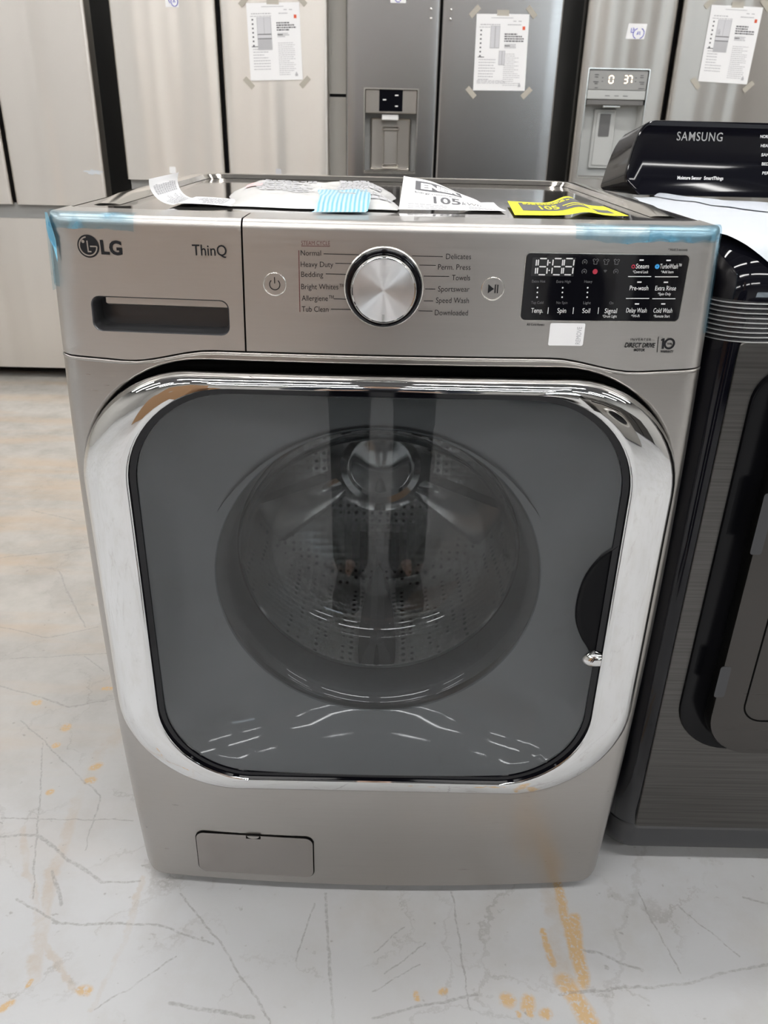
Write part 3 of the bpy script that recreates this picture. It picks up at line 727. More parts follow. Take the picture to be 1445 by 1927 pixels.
sy.poly([(c.x - .0052, f_, c.z + .0050), (c.x - .0052, f_, c.z - .0050), (c.x + .0014, f_, c.z)])
for d in (.0022, .0048): sy.poly([(c.x + d, f_, c.z + .0046), (c.x + d, f_, c.z - .0046), (c.x + d + .0012, f_, c.z - .0046), (c.x + d + .0012, f_, c.z + .0046)])
sy.build('start_symbol', 'ink', bo)
# cycle names with their leader lines
CYC = [('Normal', 566, 604, 480.7, 10.3, (609, 477.6), (678, 479.4)), ('Heavy Duty', 566, 627, 502, 10.3, (631, 495.3), (664, 496)), ('Bedding', 567, 608, 521, 10.3, (613, 515.2), (653, 516.4)),
       ('Bright Whites\u2122', 567, 648, 544, 10.3, (648.5, 540.3), (652, 540.5)), ('Allergiene\u2122', 568, 628, 565.8, 10.3, (628, 562.2), (653, 563)), ('Tub Clean', 568, 618, 586.3, 10.3, (623, 581.5), (661, 582.3)),
       ('Delicates', 839, 886, 487.4, 10.4, (775, 481.5), (833, 482.8)), ('Perm. Press', 824, 885, 507.2, 10.4, (789, 498.7), (820, 499.3)), ('Towels', 850, 884, 527.2, 10.4, (797, 519.6), (845, 520.2)),
       ('Sportswear', 824, 883, 548.4, 10.4, (800, 543.6), (819, 543.9)), ('Speed Wash', 820, 882, 569.8, 10.4, (797, 566), (815, 566.2)), ('Downloaded', 818, 880, 593, 10.4, (787, 584.7), (814, 585.2))]
for s_, xa, xb, y, cap, la, lb in CYC:
    mb = write(MB(), front, s_, xa, y, xb, y + (xb - xa) * .008, cap, bold=-0.005)
    stroke(mb, front, [la, lb], .0007); mb.build('cycle_name', 'ink', panel)
mb = write(MB(), front, 'STEAM CYCLE', 567, 461, 621, 461.4, 8, bold=-0.01); stroke(mb, front, [(567, 462.8), (621, 463.2)], .0006)
stroke(mb, front, [(562.3, 471), (564.3, 587)], .0008); mb.build('steam_cycle_heading', 'ink_red', panel)
# maker's logo and lettering on the drawer
c = on(front, 166.2, 463.2); lg = MB(); R_ = 0.0122
disc(lg, front, (c.x, c.z), R_, .0005, 40)
lg.build('logo_disc', 'ink', drawer)
lf = MB(); disc(lf, front, (c.x, c.z), R_ * .86, .0009, 40, R_ * .74, 98, 360)
lf.grid([[(c.x + a, front(c.x + a, c.z) - .0009, c.z + z) for a in (R_ * .18, R_ * .80)] for z in (-.0007, .0007)])
lf.grid([[(c.x + a, front(c.x + a, c.z) - .0009, c.z + z) for a in (-.0012, .0002)] for z in (-R_ * .52, R_ * .48)])
lf.grid([[(c.x + a, front(c.x + a, c.z) - .0009, c.z + z) for a in (-.0012, R_ * .25)] for z in (-R_ * .52, -R_ * .40)])
disc(lf, front, (c.x - R_ * .42, c.z + R_ * .40), R_ * .14, .0009, 16)
lf.build('logo_face', 'panel', drawer)
write(MB(), front, 'LG', 191, 477.4, 231, 479.4, 25.5, bold=0.035).build('logo_lettering', 'ink', drawer)
write(MB(), front, 'ThinQ', 362.5, 480, 427, 481.5, 20.5, bold=0.006).build('series_lettering', 'ink', drawer)
# touch display
da, db, dc, dd = on(front, 988.5, 477), on(front, 1294, 479), on(front, 1279, 603), on(front, 981, 603)
x0, x1, z0, z1 = (da.x + dd.x) / 2, (db.x + dc.x) / 2, (dd.z + dc.z) / 2, (da.z + db.z) / 2
patch(MB(), front, densify(rrect(x0 - .0012, x1 + .0012, z0 - .0012, z1 + .0012, .006, 5), .02), .0004, K=5).build('display_edge', 'silver', panel)
disp = patch(MB(), front, densify(rrect(x0, x1, z0, z1, .005, 5), .02), .0012, .001, K=5).build('touch_display', 'black', washer, angle=60)
def dfront(x, z): return front(x, z) - .0012
seg = MB()
def seg_digit(mb, xa, ya, xb, yb, which, S=None, wd=.0013):
    "one seven-segment digit between two places (upper left, lower right)"
    S = S or dfront
    p0, p1 = on(S, xa, ya), on(S, xb, yb); w_, h_ = p1.x - p0.x, p0.z - p1.z
    sg = {'a': ((.12, 1), (.88, 1)), 'b': ((1, .95), (1, .55)), 'c': ((1, .45), (1, .05)), 'd': ((.12, 0), (.88, 0)), 'e': ((0, .05), (0, .45)), 'f': ((0, .55), (0, .95)), 'g': ((.12, .5), (.88, .5))}
    for k in which:
        (ax, az), (bx, bz) = sg[k]
        A = Vector((p0.x + ax * w_, 0, p1.z + az * h_)); B = Vector((p0.x + bx * w_, 0, p1.z + bz * h_)); d = (B - A).normalized(); n = Vector((-d.z, 0, d.x)) * wd / 2
        q = [A + d * wd * .1, A + d * wd * .5 + n, B - d * wd * .5 + n, B - d * wd * .1, B - d * wd * .5 - n, A + d * wd * .5 - n]
        mb.poly([(v.x, S(v.x, v.z) - .0005, v.z) for v in q])
for xa, xb, wh in ((995, 1007.5, 'bc'), (1013.5, 1029, 'abcdefg'), (1041, 1056.5, 'abcdefg'), (1062.5, 1077.5, 'abcdefg')):
    mb = MB(); seg_digit(mb, xa, 486.3, xb - .8, 517, wh); mb.build('display_digit', 'led_white', disp)
mb = MB()
for y in (494, 508.7):
    q = on(dfront, 1034.3 - (y - 494) * .08, y); disc(mb, dfront, (q.x, q.z), .0008, .0005, 10)
mb.build('display_colon', 'led_white', disp)
patch(MB(), dfront, px_rect(dfront, 1002, 484, 1079, 520.5), .0002, K=4).build('digit_window', mat('digit_window_grey', (0.02, 0.02, 0.022), 0.12), disp)
dim = MB()
for s_, xa, xb, y in (('Extra Hot', 1000.5, 1025.5, 531.5), ('Extra High', 1046.5, 1073.5, 532), ('Heavy', 1099, 1114, 532), ('Tap Cold', 999, 1022, 571.5), ('No Spin', 1046.5, 1067, 571.8), ('Light', 1097, 1111, 572), ('On', 1146, 1153.5, 572.3)):
    write(dim, dfront, s_, xa, y, xb, y, 5)
for (ix, iy), k in zip(((1100, 493), (1120.5, 492.5), (1140.5, 493), (1160, 493), (1099, 511), (1138.5, 511), (1158.5, 511)), range(7)):
    q = on(dfront, ix, iy)
    if k in (1, 2, 3):      # little garment outlines
        sh = [(-.0030, .0024), (-.0014, .0030), (0, .0016), (.0014, .0030), (.0030, .0024), (.0026, .0006), (.0017, .0008), (.0017, -.0026), (-.0017, -.0026), (-.0017, .0008), (-.0026, .0006), (-.0030, .0024)]
        for (a, b_), (c_, d_) in zip(sh, sh[1:]):
            dim.tube([(q.x + a, dfront(q.x, q.z) - .0003, q.z + b_), (q.x + c_, dfront(q.x, q.z) - .0003, q.z + d_)], .0003, 4)
    elif k == 5:
        for r in (.0010, .0020, .0030): disc(dim, dfront, (q.x, q.z - .0012), r, .0005, 8, r - .0005, 50, 130)
    else:
        disc(dim, dfront, (q.x, q.z), .0028, .0005, 16, .0023, -50, 230)
        disc(dim, dfront, (q.x, q.z), .0010, .0005, 10, .0005)
dim.build('dim_legend', 'dim_print', disp)
q = on(dfront, 1119.5, 511); rd = disc(MB(), dfront, (q.x, q.z), .0028, .0005, 16); q = on(dfront, 1191.3, 501.5); disc(rd, dfront, (q.x, q.z), .0022, .0005, 12, .0012); rd.build('red_icon', 'red_print', disp)
q = on(dfront, 1236.3, 501.5); bl = disc(MB(), dfront, (q.x, q.z), .0026, .0005, 16, .0006); bl.build('blue_icon', 'blue_print', disp)
wt = MB()
for s_, xa, xb, y, cap in (('Temp.', 999, 1021, 588.3, 9), ('Spin', 1048, 1064.5, 588.5, 9), ('Soil', 1095, 1109.5, 588.8, 9), ('Signal', 1137, 1160, 589, 9), ('*Drum Light', 1133, 1160, 597.3, 5),
                           ('Steam', 1195.5, 1220, 505, 9), ('*Control Lock', 1190, 1219, 514, 5.2), ('TurboWash\u2122', 1241, 1281, 505.2, 9), ('*Add Item', 1243, 1266.5, 514, 5.2),
                           ('Pre-wash', 1184, 1219, 546, 8.8), ('Extra Rinse', 1232, 1271, 546.3, 8.8), ('*Spin Only', 1237, 1261.5, 555.5, 5.2),
                           ('Delay Wash', 1177.5, 1216, 588, 8.8), ('*Wi-Fi', 1187, 1202.5, 597, 5.2), ('Cold Wash', 1228.5, 1264, 588.3, 8.8), ('*Remote Start', 1229, 1259.5, 597.2, 5.2)):
    write(wt, dfront, s_, xa, y, xb, y, cap)
for px in (1031, 1078.3, 1125.5): stroke(wt, dfront, [(px + .7, 578.3), (px - .6, 590.5)], .0007)
for xa, xb, y in ((1181.5, 1225, 520.3), (1232, 1275.5, 520.7), (1177.5, 1221, 561.5), (1227, 1270.5, 562)): stroke(wt, dfront, [(xa, y), (xb, y)], .0008)
for xa, xb, y in ((1203, 1211, 489.3), (1253.5, 1261.8, 489.8), (1198.7, 1206.8, 530.7), (1248.5, 1256.7, 531), (1194.3, 1202.2, 571.7), (1243.7, 1251.5, 571.8)): stroke(wt, dfront, [(xa, y), (xb, y)], .0014)
for px in (1011.3, 1058.5, 1105.5):
    for k in range(3):
        q = on(dfront, px - .5 * k, 541.3 + 8.9 * k); disc(wt, dfront, (q.x, q.z), .0009, .0005, 10)
wt.build('display_legend', 'white_print', disp)
write(MB(), front, '* Hold 3 seconds', 1256.5, 472, 1293, 472.3, 4.8).build('hold_note', 'ink', panel); write(MB(), front, 'All Cold Rinses', 991, 612.6, 1024, 612.8, 4.5).build('rinse_note', 'ink', panel)
pr = MB(); write(pr, front, 'INVERTER', 1186, 641, 1224.5, 641.3, 5, spacing=1.35); write(pr, front, 'DIRECT DRIVE', 1175, 653.3, 1232, 653.8, 8.5, bold=.022, shear=.18); write(pr, front, 'MOTOR', 1192.5, 660.8, 1213, 661, 5, bold=.03)
stroke(pr, front, [(1239, 633), (1236, 663)], .0007); pr.build('motor_badge', 'ink', panel)
pr = write(MB(), front, 'WARRANTY', 1242, 663.3, 1266.5, 663.5, 4.3, bold=.02); stroke(pr, front, [(1248.6, 636.6), (1246.8, 656.3)], .0024); stroke(pr, front, [(1248.3, 637.6), (1243.6, 640.6)], .0016)
q = on(front, 1259.3, 646.7); disc(pr, front, (q.x, q.z), .0066, .0006, 28, .0043); write(pr, front, 'YEAR', 1254.3, 648.4, 1264.3, 648.4, 3.4, bold=.02)
pr.build('warranty_badge', 'ink', panel)

# ================================================================== PAPERS AND FILM ON THE WASHER
def sheet_mesh(F, nu, nv, u0=0, u1=1, v0=0, v1=1):
    return MB().grid([[F(u0 + (u1 - u0) * i / nu, v0 + (v1 - v0) * j / nv) for i in range(nu + 1)] for j in range(nv + 1)])
def lifted(F, h):
    "the map F moved off its surface by h"
    def G(u, v):
        p = Vector(F(u, v)); e = 1e-3
        n = (Vector(F(u + e, v)) - p).cross(Vector(F(u, v + e)) - p)
        n = n.normalized() if n.length > 1e-12 else Vector((0, 0, 1))
        if n.z < 0 and abs(n.z) > .2: n = -n
        return tuple(p + n * h)
    return G
def write_uv(mb, F, text, u0, u1, v0, cap, **kw):
    vs, fs = glyphs(text, **kw); lo, hi = min(v[0] for v in vs), max(v[0] for v in vs)
    return mb.add([F(u0 + (u1 - u0) * (x - lo) / (hi - lo), v0 + y / CAP * cap) for x, y in vs], fs)
def bar_uv(mb, F, u0, u1, v0, v1, n=6):
    return mb.grid([[F(u0 + (u1 - u0) * i / n, v) for i in range(n + 1)] for v in (v0, v1)])
def text_rows(mb, F, u0, u1, v0, v1, rows, rng, fill=0.6):
    "small unreadable print: rows of short dashes"
    for r in range(rows):
        v = v1 + (v0 - v1) * (r + .5) / rows; h = abs(v1 - v0) / rows * fill * .5; u = u0
        stop = u1 - (u1 - u0) * rng.choice((0, 0, .1, .35))
        while u < stop:
            w_ = (u1 - u0) * rng.uniform(.05, .16); bar_uv(mb, F, u, min(u + w_, stop), v - h, v + h, 1); u += w_ + (u1 - u0) * .025
def wob(x, y, s=1.0): return s * (sin(37 * x + 11 * y) * .4 + sin(71 * y - 23 * x + 1) * .35 + sin(131 * x + 97 * y) * .25)
rng = random.Random(3)
# plastic document bag
def bag(u, v, top=True):
    xl = -0.192 - 0.032 * v + .006 * sin(9 * v); xr = 0.014 - 0.006 * v + .004 * sin(12 * v)
    x = xl + (xr - xl) * u; y = 0.105 + 0.275 * v + .006 * sin(8 * u + 1)
    e = min(1.0, min(u, 1 - u) * 7) * min(1.0, min(v * .8, 1.0 - v) * 7)
    return (x, y, ZT + .0012 + (.0105 + .006 * v) * e ** .6 + wob(x * 1.3, y, .0022) * e if top else ZT + .0008)
bg = MB().grid([[bag(i / 40, j / 30) for i in range(41)] for j in range(31)])
bg.grid([[bag(i / 40, j / 30, False) for i in range(41)] for j in range(31)])
bago = tag(bg.build('document_bag', mat('clear_bag_with_paper', (0.68, 0.68, 0.675), 0.25), None, angle=80), 'crinkled clear bag of white instruction papers lying on the washer top', 'bag')
LB = lifted(bag, .0012)
pm = MB(); text_rows(pm, LB, .17, .52, .30, .86, 11, rng); pm.build('left_print', 'paper_print', bago, weld=False)
pm = MB(); text_rows(pm, LB, .66, .95, .12, .88, 15, rng, .75); pm.build('right_print', 'paper_print', bago, weld=False)
pm = MB(); bar_uv(pm, LB, .54, .55, .35, .88); bar_uv(pm, LB, .61, .618, .05, .9); pm.build('fold_line', 'paper_print', bago)
pk = MB(); bar_uv(pk, LB, .10, .20, .50, .60); pk.build('red_stamp', mat('pale_red_print', (.75, .5, .5), .7), bago)
# striped tape on the bag
def tp(u, v): q = bag(.52 + .30 * u + .03 * v, 0.0 + .42 * v); return (q[0], q[1] - .045 * (1 - v), (q[2] + .0012) if v > .15 else ZT + .002)
stm = mat('blue_striped_tape', (0.3, 0.6, 0.75), 0.3)
tc = N(stm, 'ShaderNodeTexCoord'); wv = N(stm, 'ShaderNodeTexWave'); wv.bands_direction = 'X'; wv.inputs['Scale'].default_value = 60.0; wv.inputs['Distortion'].default_value = 0.0
L(stm, tc.outputs['Object'], wv.inputs['Vector']); mx = N(stm, 'ShaderNodeMix', data_type='RGBA'); mx.inputs[6].default_value = (.16, .50, .68, 1); mx.inputs[7].default_value = (.62, .82, .88, 1)
L(stm, wv.outputs['Fac'], mx.inputs[0]); L(stm, mx.outputs[2], stm.node_tree.nodes['Principled BSDF'].inputs['Base Color'])
tag(sheet_mesh(tp, 12, 10).build('striped_tape', stm, None), 'strip of blue and white striped tape holding down the document bag', 'tape')
# curled printed leaflet left of the bag
def leaf(u, v):
    s_ = u * .140; y = 0.105 + .085 * v + .03 * u * v
    if s_ < .07: return (-.185 - s_, y, ZT + .0016 + .002 * sin(30 * s_))
    a = min((s_ - .07) / .040, 2.4); return (-.255 - .034 * sin(a) * .8, y + .02 * a * v, ZT + .0016 + .046 * (1 - cos(a)) * .52)
lf_ = tag(sheet_mesh(leaf, 24, 8).build('leaflet', 'paper', None), 'small white printed leaflet curling up at the left of the washer top', 'leaflet')
pm = MB(); F = lifted(leaf, .0003); text_rows(pm, F, .10, .40, .1, .9, 8, rng); text_rows(pm, F, .5, .72, .1, .9, 10, rng, .8); text_rows(pm, F, .76, .97, .1, .9, 10, rng, .8); pm.build('printed_text', 'paper_print', lf_, weld=False)
# white energy label, left edge lifted
def en(u, v):
    l_ = max(0.0, 1 - u * 1.15); x = .016 + .132 * u + .012 * v * l_ - .004 * v
    return (x, .112 + .012 * u * (1 - v) + .17 * v * (1 - .35 * u), ZT + .0018 + (.030 * v ** 1.15) * l_ ** .7 + .0015 * sin(9 * u + 5 * v) * v)
eo = tag(sheet_mesh(en, 24, 18).build('energy_label', 'paper', None), 'white energy label reading 105 kWh, curling up on the washer top', 'label')
F = lifted(en, .0003); mb = MB(); mb.grid([[F(.14 + .50 * i / 12, v) for i in range(13)] for v in (.66, .75, .84, .93)]); mb.build('heading_band', 'paper_dark', eo)
mb = MB(); write_uv(mb, lifted(en, .0006), 'ENER', .20, .62, .71, .16, bold=.06); mb.build('heading', 'paper', eo)
mb = MB(); write_uv(mb, F, '105', .33, .60, .27, .24, bold=.02); write_uv(mb, F, 'kWh', .61, .80, .27, .15, shear=.2); write_uv(mb, F, 'Energy consumption', .14, .62, .56, .055); mb.build('figures', 'paper_dark', eo)
mb = MB(); text_rows(mb, F, .08, .5, .02, .22, 3, rng); text_rows(mb, F, .66, .97, .04, .22, 3, rng); mb.build('printed_text', 'paper_print', eo, weld=False)
# yellow energy label
def ye(u, v):
    x = .152 + .140 * u - .006 * v + .02 * v * (1 - u); y = .078 + .020 * u * (1 - v) + .17 * v - .05 * u * v
    return (x, y, ZT + .0016 + .010 * math.exp(-((u - .62) / .13) ** 2) * (.4 + .6 * v) + .002 * v)
yo = tag(sheet_mesh(ye, 30, 14).build('energy_label', 'yellow', None), 'crumpled bright yellow energy label at the right of the washer top', 'label')
F = lifted(ye, .0003); mb = MB(); mb.grid([[F(.10 + .62 * i / 16, v) for i in range(17)] for v in (.30, .45, .60, .75, .9)]); mb.grid([[F(.76 + .16 * i / 6, v) for i in range(7)] for v in (.2, .35, .5)]); mb.build('printed_panel', 'paper_dark', yo)
mb = MB(); G = lifted(ye, .0006); write_uv(mb, G, '105', .28, .46, .40, .26, bold=.02); text_rows(mb, G, .14, .60, .74, .86, 2, rng); bar_uv(mb, G, .50, .68, .52, .56); bar_uv(mb, G, .52, .70, .42, .45); mb.build('printed_figures', 'yellow', yo, weld=False)
# blue protective film on the top corners
def film_piece(mb, xs, ts, jag=0.0):
    return mb.grid([[(lambda q: (q[0] * 1.0025, q[1] - .0016 - .0012 * abs(wob(q[0] * 3, q[2] * 3)), q[2] + (.0014 if t > ZT - TR * .6 else 0)))(over(x, t + jag * wob(x * 2, t))) for x in xs] for t in ts])
TT = [ZT - TR - .005 + .005 * k / 3 for k in range(4)] + TOPROWS[1:10]
mb = MB(); film_piece(mb, [x for x in columns(-HW, -.270, 14)], [t + 0 for t in TT], .002)
film_piece(mb, [x for x in columns(-HW, -HW + .013, 3)], [.962 + (ZT - TR - .962) * k / 12 for k in range(13)])
mb.grid([[(-HW * swell(z) - .0018, y, z) for y in (.012, .03, .055)] for z in [.955 + .075 * k / 8 for k in range(9)]])
f1 = tag(mb.build('protective_film', 'blue_film', None, angle=80), 'light blue film taped over the top left corner of the graphite washer', 'film')
fl_ = lambda px, py: (lambda q: (q.x, q.y - .0035, q.z))(on(front, px, py))
tri = MB().grid([[fl_(86.5, 398), fl_(91, 399)], [fl_(88, 415), fl_(99, 424)], [fl_(90, 430), fl_(107, 449)], [fl_(94, 447), fl_(109, 468)], [fl_(102, 462), fl_(110.5, 488)], [fl_(109, 488), fl_(111, 492)]])
tri.build('loose_flap', film('blue_film_dense', (0.25, 0.60, 0.80), 0.8, .15), f1)
mb = MB(); film_piece(mb, [x for x in columns(.205, HW, 20)], [t for t in TT], .003)
film_piece(mb, [x for x in columns(HW - .010, HW, 3)], [.925 + (ZT - TR - .925) * k / 12 for k in range(13)])
f2 = tag(mb.build('protective_film', 'blue_film', None, angle=80), 'light blue film taped over the top right corner of the graphite washer', 'film')
mb = MB(); film_piece(mb, [.285 + .085 * k / 14 for k in range(15)], [ZT - TR - .004 + .004 * k / 3 for k in range(4)] + TOPROWS[1:8], .006)
for v in range(len(mb.v)): q = mb.v[v]; mb.v[v] = (q[0], q[1] - .0012, q[2] + .0008)
mb.build('folded_layer', 'blue_film', f2)
# REMOVE sticker below the display
sa, sb_ = on(front, 1035.5, 607.5), on(front, 1096, 650.5)
so = tag(patch(MB(), front, rrect(sa.x, sb_.x, sb_.z, sa.z, .002, 4), .0006, K=3).build('sticker', 'paper', None), 'small white REMOVE sticker on the washer panel under the display', 'sticker')
mb = MB()
def turned(text, x, z0, z1, cap, **kw):
    vs, fs = glyphs(text, **kw); lo, hi = min(v[0] for v in vs), max(v[0] for v in vs)
    mb.add([(x - v / CAP * cap, front(x, z0) - .0011, z0 + (z1 - z0) * (u - lo) / (hi - lo)) for u, v in vs], fs)
turned('REMOVE', sb_.x - .0035, sb_.z + .0018, sa.z - .004, .0055); mb.build('sticker_word', 'paper_print', so)

# ================================================================== THE BLACK DRYER ON THE RIGHT
DX0, DX1, DY0, DY1, DZ = 0.398, 1.092, 0.050, 0.80, 1.020
dryer = thing('clothes_dryer', 'black stainless clothes dryer with glossy console, at the right of the washer', 'dryer', (0.745, 0.42, 0))
def plan(ins, z, rc=.045, y1=DY1):
    r = max(.012, rc); x0, x1, y0 = DX0 + ins * (.22 if ins > 0.005 else 1), DX1 - ins * (.22 if ins > 0.005 else 1), DY0 + ins; out = []
    for cx, cy, a0 in ((x0 + r, y0 + r, 180), (x1 - r, y0 + r, 270), (x1 - .012, y1 - .012, 0), (x0 + .012, y1 - .012, 90)):
        rr = r if cy < .3 else .012
        out += [(cx + rr * cos(radians(a0 + 90 * k / 8)), cy + rr * sin(radians(a0 + 90 * k / 8)), z) for k in range(9)]
    return out
loops = [plan(.004, .092, .04), plan(0, .096), plan(0, .5), plan(0, .90)]
for k in range(1, 9):
    a = k / 8 * pi / 2; loops.append(plan(.055 * (1 - cos(a)), .935 + .085 * sin(a), .045 + .02 * (1 - cos(a))))
body = MB().loft(loops, True, True, True).build('body', 'dryer_gloss', dryer, angle=60)
MB().loft([plan(.012, .036, .04), plan(.004, .042, .04), plan(.0, .06), plan(.001, .086), plan(.006, .091, .04)], True, True, True).build('base_trim', 'dryer_base', dryer)
for x in (.47, 1.02):
    for y in (.12, .72): MB().lathe((x, y, 0), [(.022, 0), (.024, .004), (.024, .014), (.012, .016), (.012, .037)], 16, 'z', True, True).build('foot', 'black_satin', dryer)
def dface(x, z): return DY0 - .003
fpan = MB().loft([[(x, y, z) for x, z in rrect(.4355 + i_, 1.055 - i_, .095 + i_, .905 - i_, .006, 3)] for y, i_ in ((DY0 + .02, 0), (DY0 - .002, 0), (DY0 - .003, .001))], True, False, True).build('front_panel', 'dryer_steel', dryer)
M['surround_black'] = mat('surround_black', (.003, .003, .004), .16, spec=.15)
# door: glossy surround, steel slab, inner pane line, hinge tabs
ro_ = rrect(.462, 1.03, .268, .880, (.05, .085), 10)
sur = MB().loft([[(x, y, z) for x, z in [(.745 + (px_ - .745) * f, .575 + (pz - .575) * f) for px_, pz in ro_]] for y, f in ((DY0 - .002, 1), (DY0 - .007, .995), (DY0 - .0075, .985), (DY0 - .005, .965))], True, False, True).build('door_surround', 'surround_black', dryer)
rd_ = rrect(.502, 1.0, .276, .862, (.04, .070), 10)
dd_ = MB().loft([[(x, y, z) for x, z in [(.75 + (px_ - .75) * f, .57 + (pz - .57) * f) for px_, pz in rd_]] for y, f in ((DY0 - .002, 1), (DY0 - .020, 1), (DY0 - .026, .993), (DY0 - .027, .98))], True, False, True).build('door', 'dryer_door', dryer, angle=40)
ri_ = rrect(.548, .955, .342, .80, .03, 8)
MB().tube([(x, DY0 - .027, z) for x, z in ri_], .0014, 6, True).build('door_groove', 'seam', dd_)
for z0, z1 in ((.385, .440), (.625, .715)):
    MB().loft([[(x, y, z) for x, z in rrect(.4985, .514, z0, z1, .004, 4)] for y in (DY0 - .0262, DY0 - .0275)], True, False, True).build('hinge_cover', 'dryer_base', dd_)
# console with slanted glossy face
def cface(x, z): return 0.650 + (z - 1.022) * 0.16
cz0, cz1 = 1.0225, 1.150
FO = [(lambda q: (q.x, q.z))(on(cface, *q)) for q in ((1201, 367), (1190, 356), (1181, 346), (1176, 335), (1178, 322), (1184, 300), (1191, 277), (1198, 258), (1205, 244), (1213, 234), (1222, 228.5), (1234, 226))]
zt_ = FO[-1][1]; FO[-1] = (FO[-1][0], zt_)
BO = [(lambda q: (q.x, q.z))(atY(*q, .775)) for q in ((1136, 358), (1133, 356), (1131, 354), (1130, 350), (1133, 340), (1141, 315), (1150, 292), (1158, 275), (1166, 263), (1176, 253), (1187, 247), (1198, 243))]
XM = .745
def full(o): return o + [(2 * XM - x, z) for x, z in reversed(o)]
def cfr(f, dy):
    cx, cz = XM, 1.085; return [(cx + (x - cx) * (1 - f), cface(x, z) + dy, cz + (z - cz) * (1 - f * 3)) for x, z in full(FO)]
back = [(x, .775, z) for x, z in full(BO)]
def mixl(a, b_, f): return [tuple(p[k] + (q[k] - p[k]) * f for k in range(3)) for p, q in zip(a, b_)]
f0 = cfr(0, .002)
cons = MB().loft([back, mixl(back, f0, .35), mixl(back, f0, .7), mixl(back, f0, .95), f0, cfr(.003, -.0008), cfr(.008, -.0015), cfr(.02, 0)], True, True, True).build('console', 'dryer_gloss', dryer, angle=40)
cfo = lambda x, z: cface(x, z) + .0001
mb = write(MB(), cfo, 'SAMSUNG', 1272.5, 264, 1358.5, 266, 16.5, bold=.008, spacing=1.12); mb.build('maker_lettering', 'silver_print', cons)
mb = MB()
write(mb, cfo, 'Moisture Sensor', 1274, 337.4, 1319.5, 338, 6.2, bold=.03); write(mb, cfo, 'SmartThings', 1324, 338, 1360.5, 338.6, 6.2, bold=.03)
for k, (s_, wd_) in enumerate((('NORMAL', 27), ('HEAVY DUTY', 44), ('SANITIZE', 34), ('BEDDING', 32), ('PERM PRESS', 43))): write(mb, cfo, s_, 1430 + k * .9, 259.5 + 17.2 * k, 1430 + k * .9 + wd_, 260 + 17.2 * k, 5.5, bold=.02)
mb.build('cycle_legend', 'white_print', cons)
# white foam sheet over the top and the front left corner
def dtop(x, s_):
    "dryer surface along the depth: s_ >= 0 on the flat top behind the edge, s_ < 0 down over the rounded front"
    if s_ >= 0: return (x, DY0 + .055 + s_, DZ + .0035)
    a = pi / 2 + s_ / .072; return (x, DY0 + .055 * (1 - cos(a)) - .004, .935 + .085 * sin(a) + .0035)
LFT = [(.545, .452), (.40, .428), (.25, .412), (.12, .405), (.03, .405), (0, .408), (-.02, .418), (-.045, .440), (-.066, .462)]
RGT = [(.545, .560), (.50, .60), (.44, .70), (.36, .78), (.30, .88), (.20, 1.04), (.10, 1.05), (0, 1.05), (-.066, 1.05)]
def lerp_tab(tab, s_):
    for (a, xa), (b_, xb) in zip(tab, tab[1:]):
        if s_ >= b_ - 1e-9: f = (s_ - a) / (b_ - a); return xa + (xb - xa) * f
    return tab[-1][1]
SS = [.545 - .545 * k / 24 for k in range(25)] + [-.066 * k / 8 for k in range(1, 9)]
def foam(s_, v, up=0.0):
    xl, xr = lerp_tab(LFT, s_), lerp_tab(RGT, s_); q = dtop(xl + (xr - xl) * v, s_)
    return (q[0], q[1], q[2] + up + .0015 * (1 + wob(q[0], q[1])) * (1 if s_ > 0 else 0))
fo_ = tag(MB().grid([[foam(s_, j / 20) for j in range(21)] for s_ in SS]).build('foam_sheet', 'foam', None, angle=80), 'white packing foam sheet draped over the top front corner of the black dryer', 'foam sheet')
MB().grid([[foam(s_, .28 + .06 * sin(3 * s_) + (.72 - .06 * sin(3 * s_)) * j / 14, .0016 + .006 * sin(pi * min(1.0, j / 4)) * (.4 + s_)) for j in range(15)] for s_ in SS if s_ > .06]).build('folded_layer', mat('foam_fold', (0.52, 0.55, 0.61), .5), fo_)
# stretch wrap band round the dryer
wm = bpy.data.materials.new('stretch_wrap'); wm.use_nodes = True
nt = wm.node_tree; b = nt.nodes['Principled BSDF']; b.inputs['Base Color'].default_value = (.65, .65, .65, 1); b.inputs['Roughness'].default_value = .12
tr = N(wm, 'ShaderNodeBsdfTransparent'); tr.inputs[0].default_value = (.95, .95, .95, 1)
tc = N(wm, 'ShaderNodeTexCoord'); wv = N(wm, 'ShaderNodeTexWave'); wv.bands_direction = 'Z'; wv.inputs['Scale'].default_value = 55.0; wv.inputs['Distortion'].default_value = 1.5; wv.inputs['Detail'].default_value = 2.0; wv.inputs['Detail Scale'].default_value = .3
L(wm, tc.outputs['Object'], wv.inputs['Vector']); rp = N(wm, 'ShaderNodeMapRange', clamp=True); rp.inputs['From Min'].default_value = .72; rp.inputs['From Max'].default_value = .95; rp.inputs['To Max'].default_value = .75; rp.inputs['To Min'].default_value = .05
L(wm, wv.outputs['Fac'], rp.inputs['Value']); mx = N(wm, 'ShaderNodeMixShader'); L(wm, rp.outputs[0], mx.inputs[0]); L(wm, tr.outputs[0], mx.inputs[1]); L(wm, b.outputs[0], mx.inputs[2]); L(wm, mx.outputs[0], nt.nodes['Material Output'].inputs[0])
bp = N(wm, 'ShaderNodeBump'); bp.inputs['Strength'].default_value = .8; bp.inputs['Distance'].default_value = .004; L(wm, wv.outputs['Fac'], bp.inputs['Height']); L(wm, bp.outputs['Normal'], b.inputs['Normal'])
loops = []
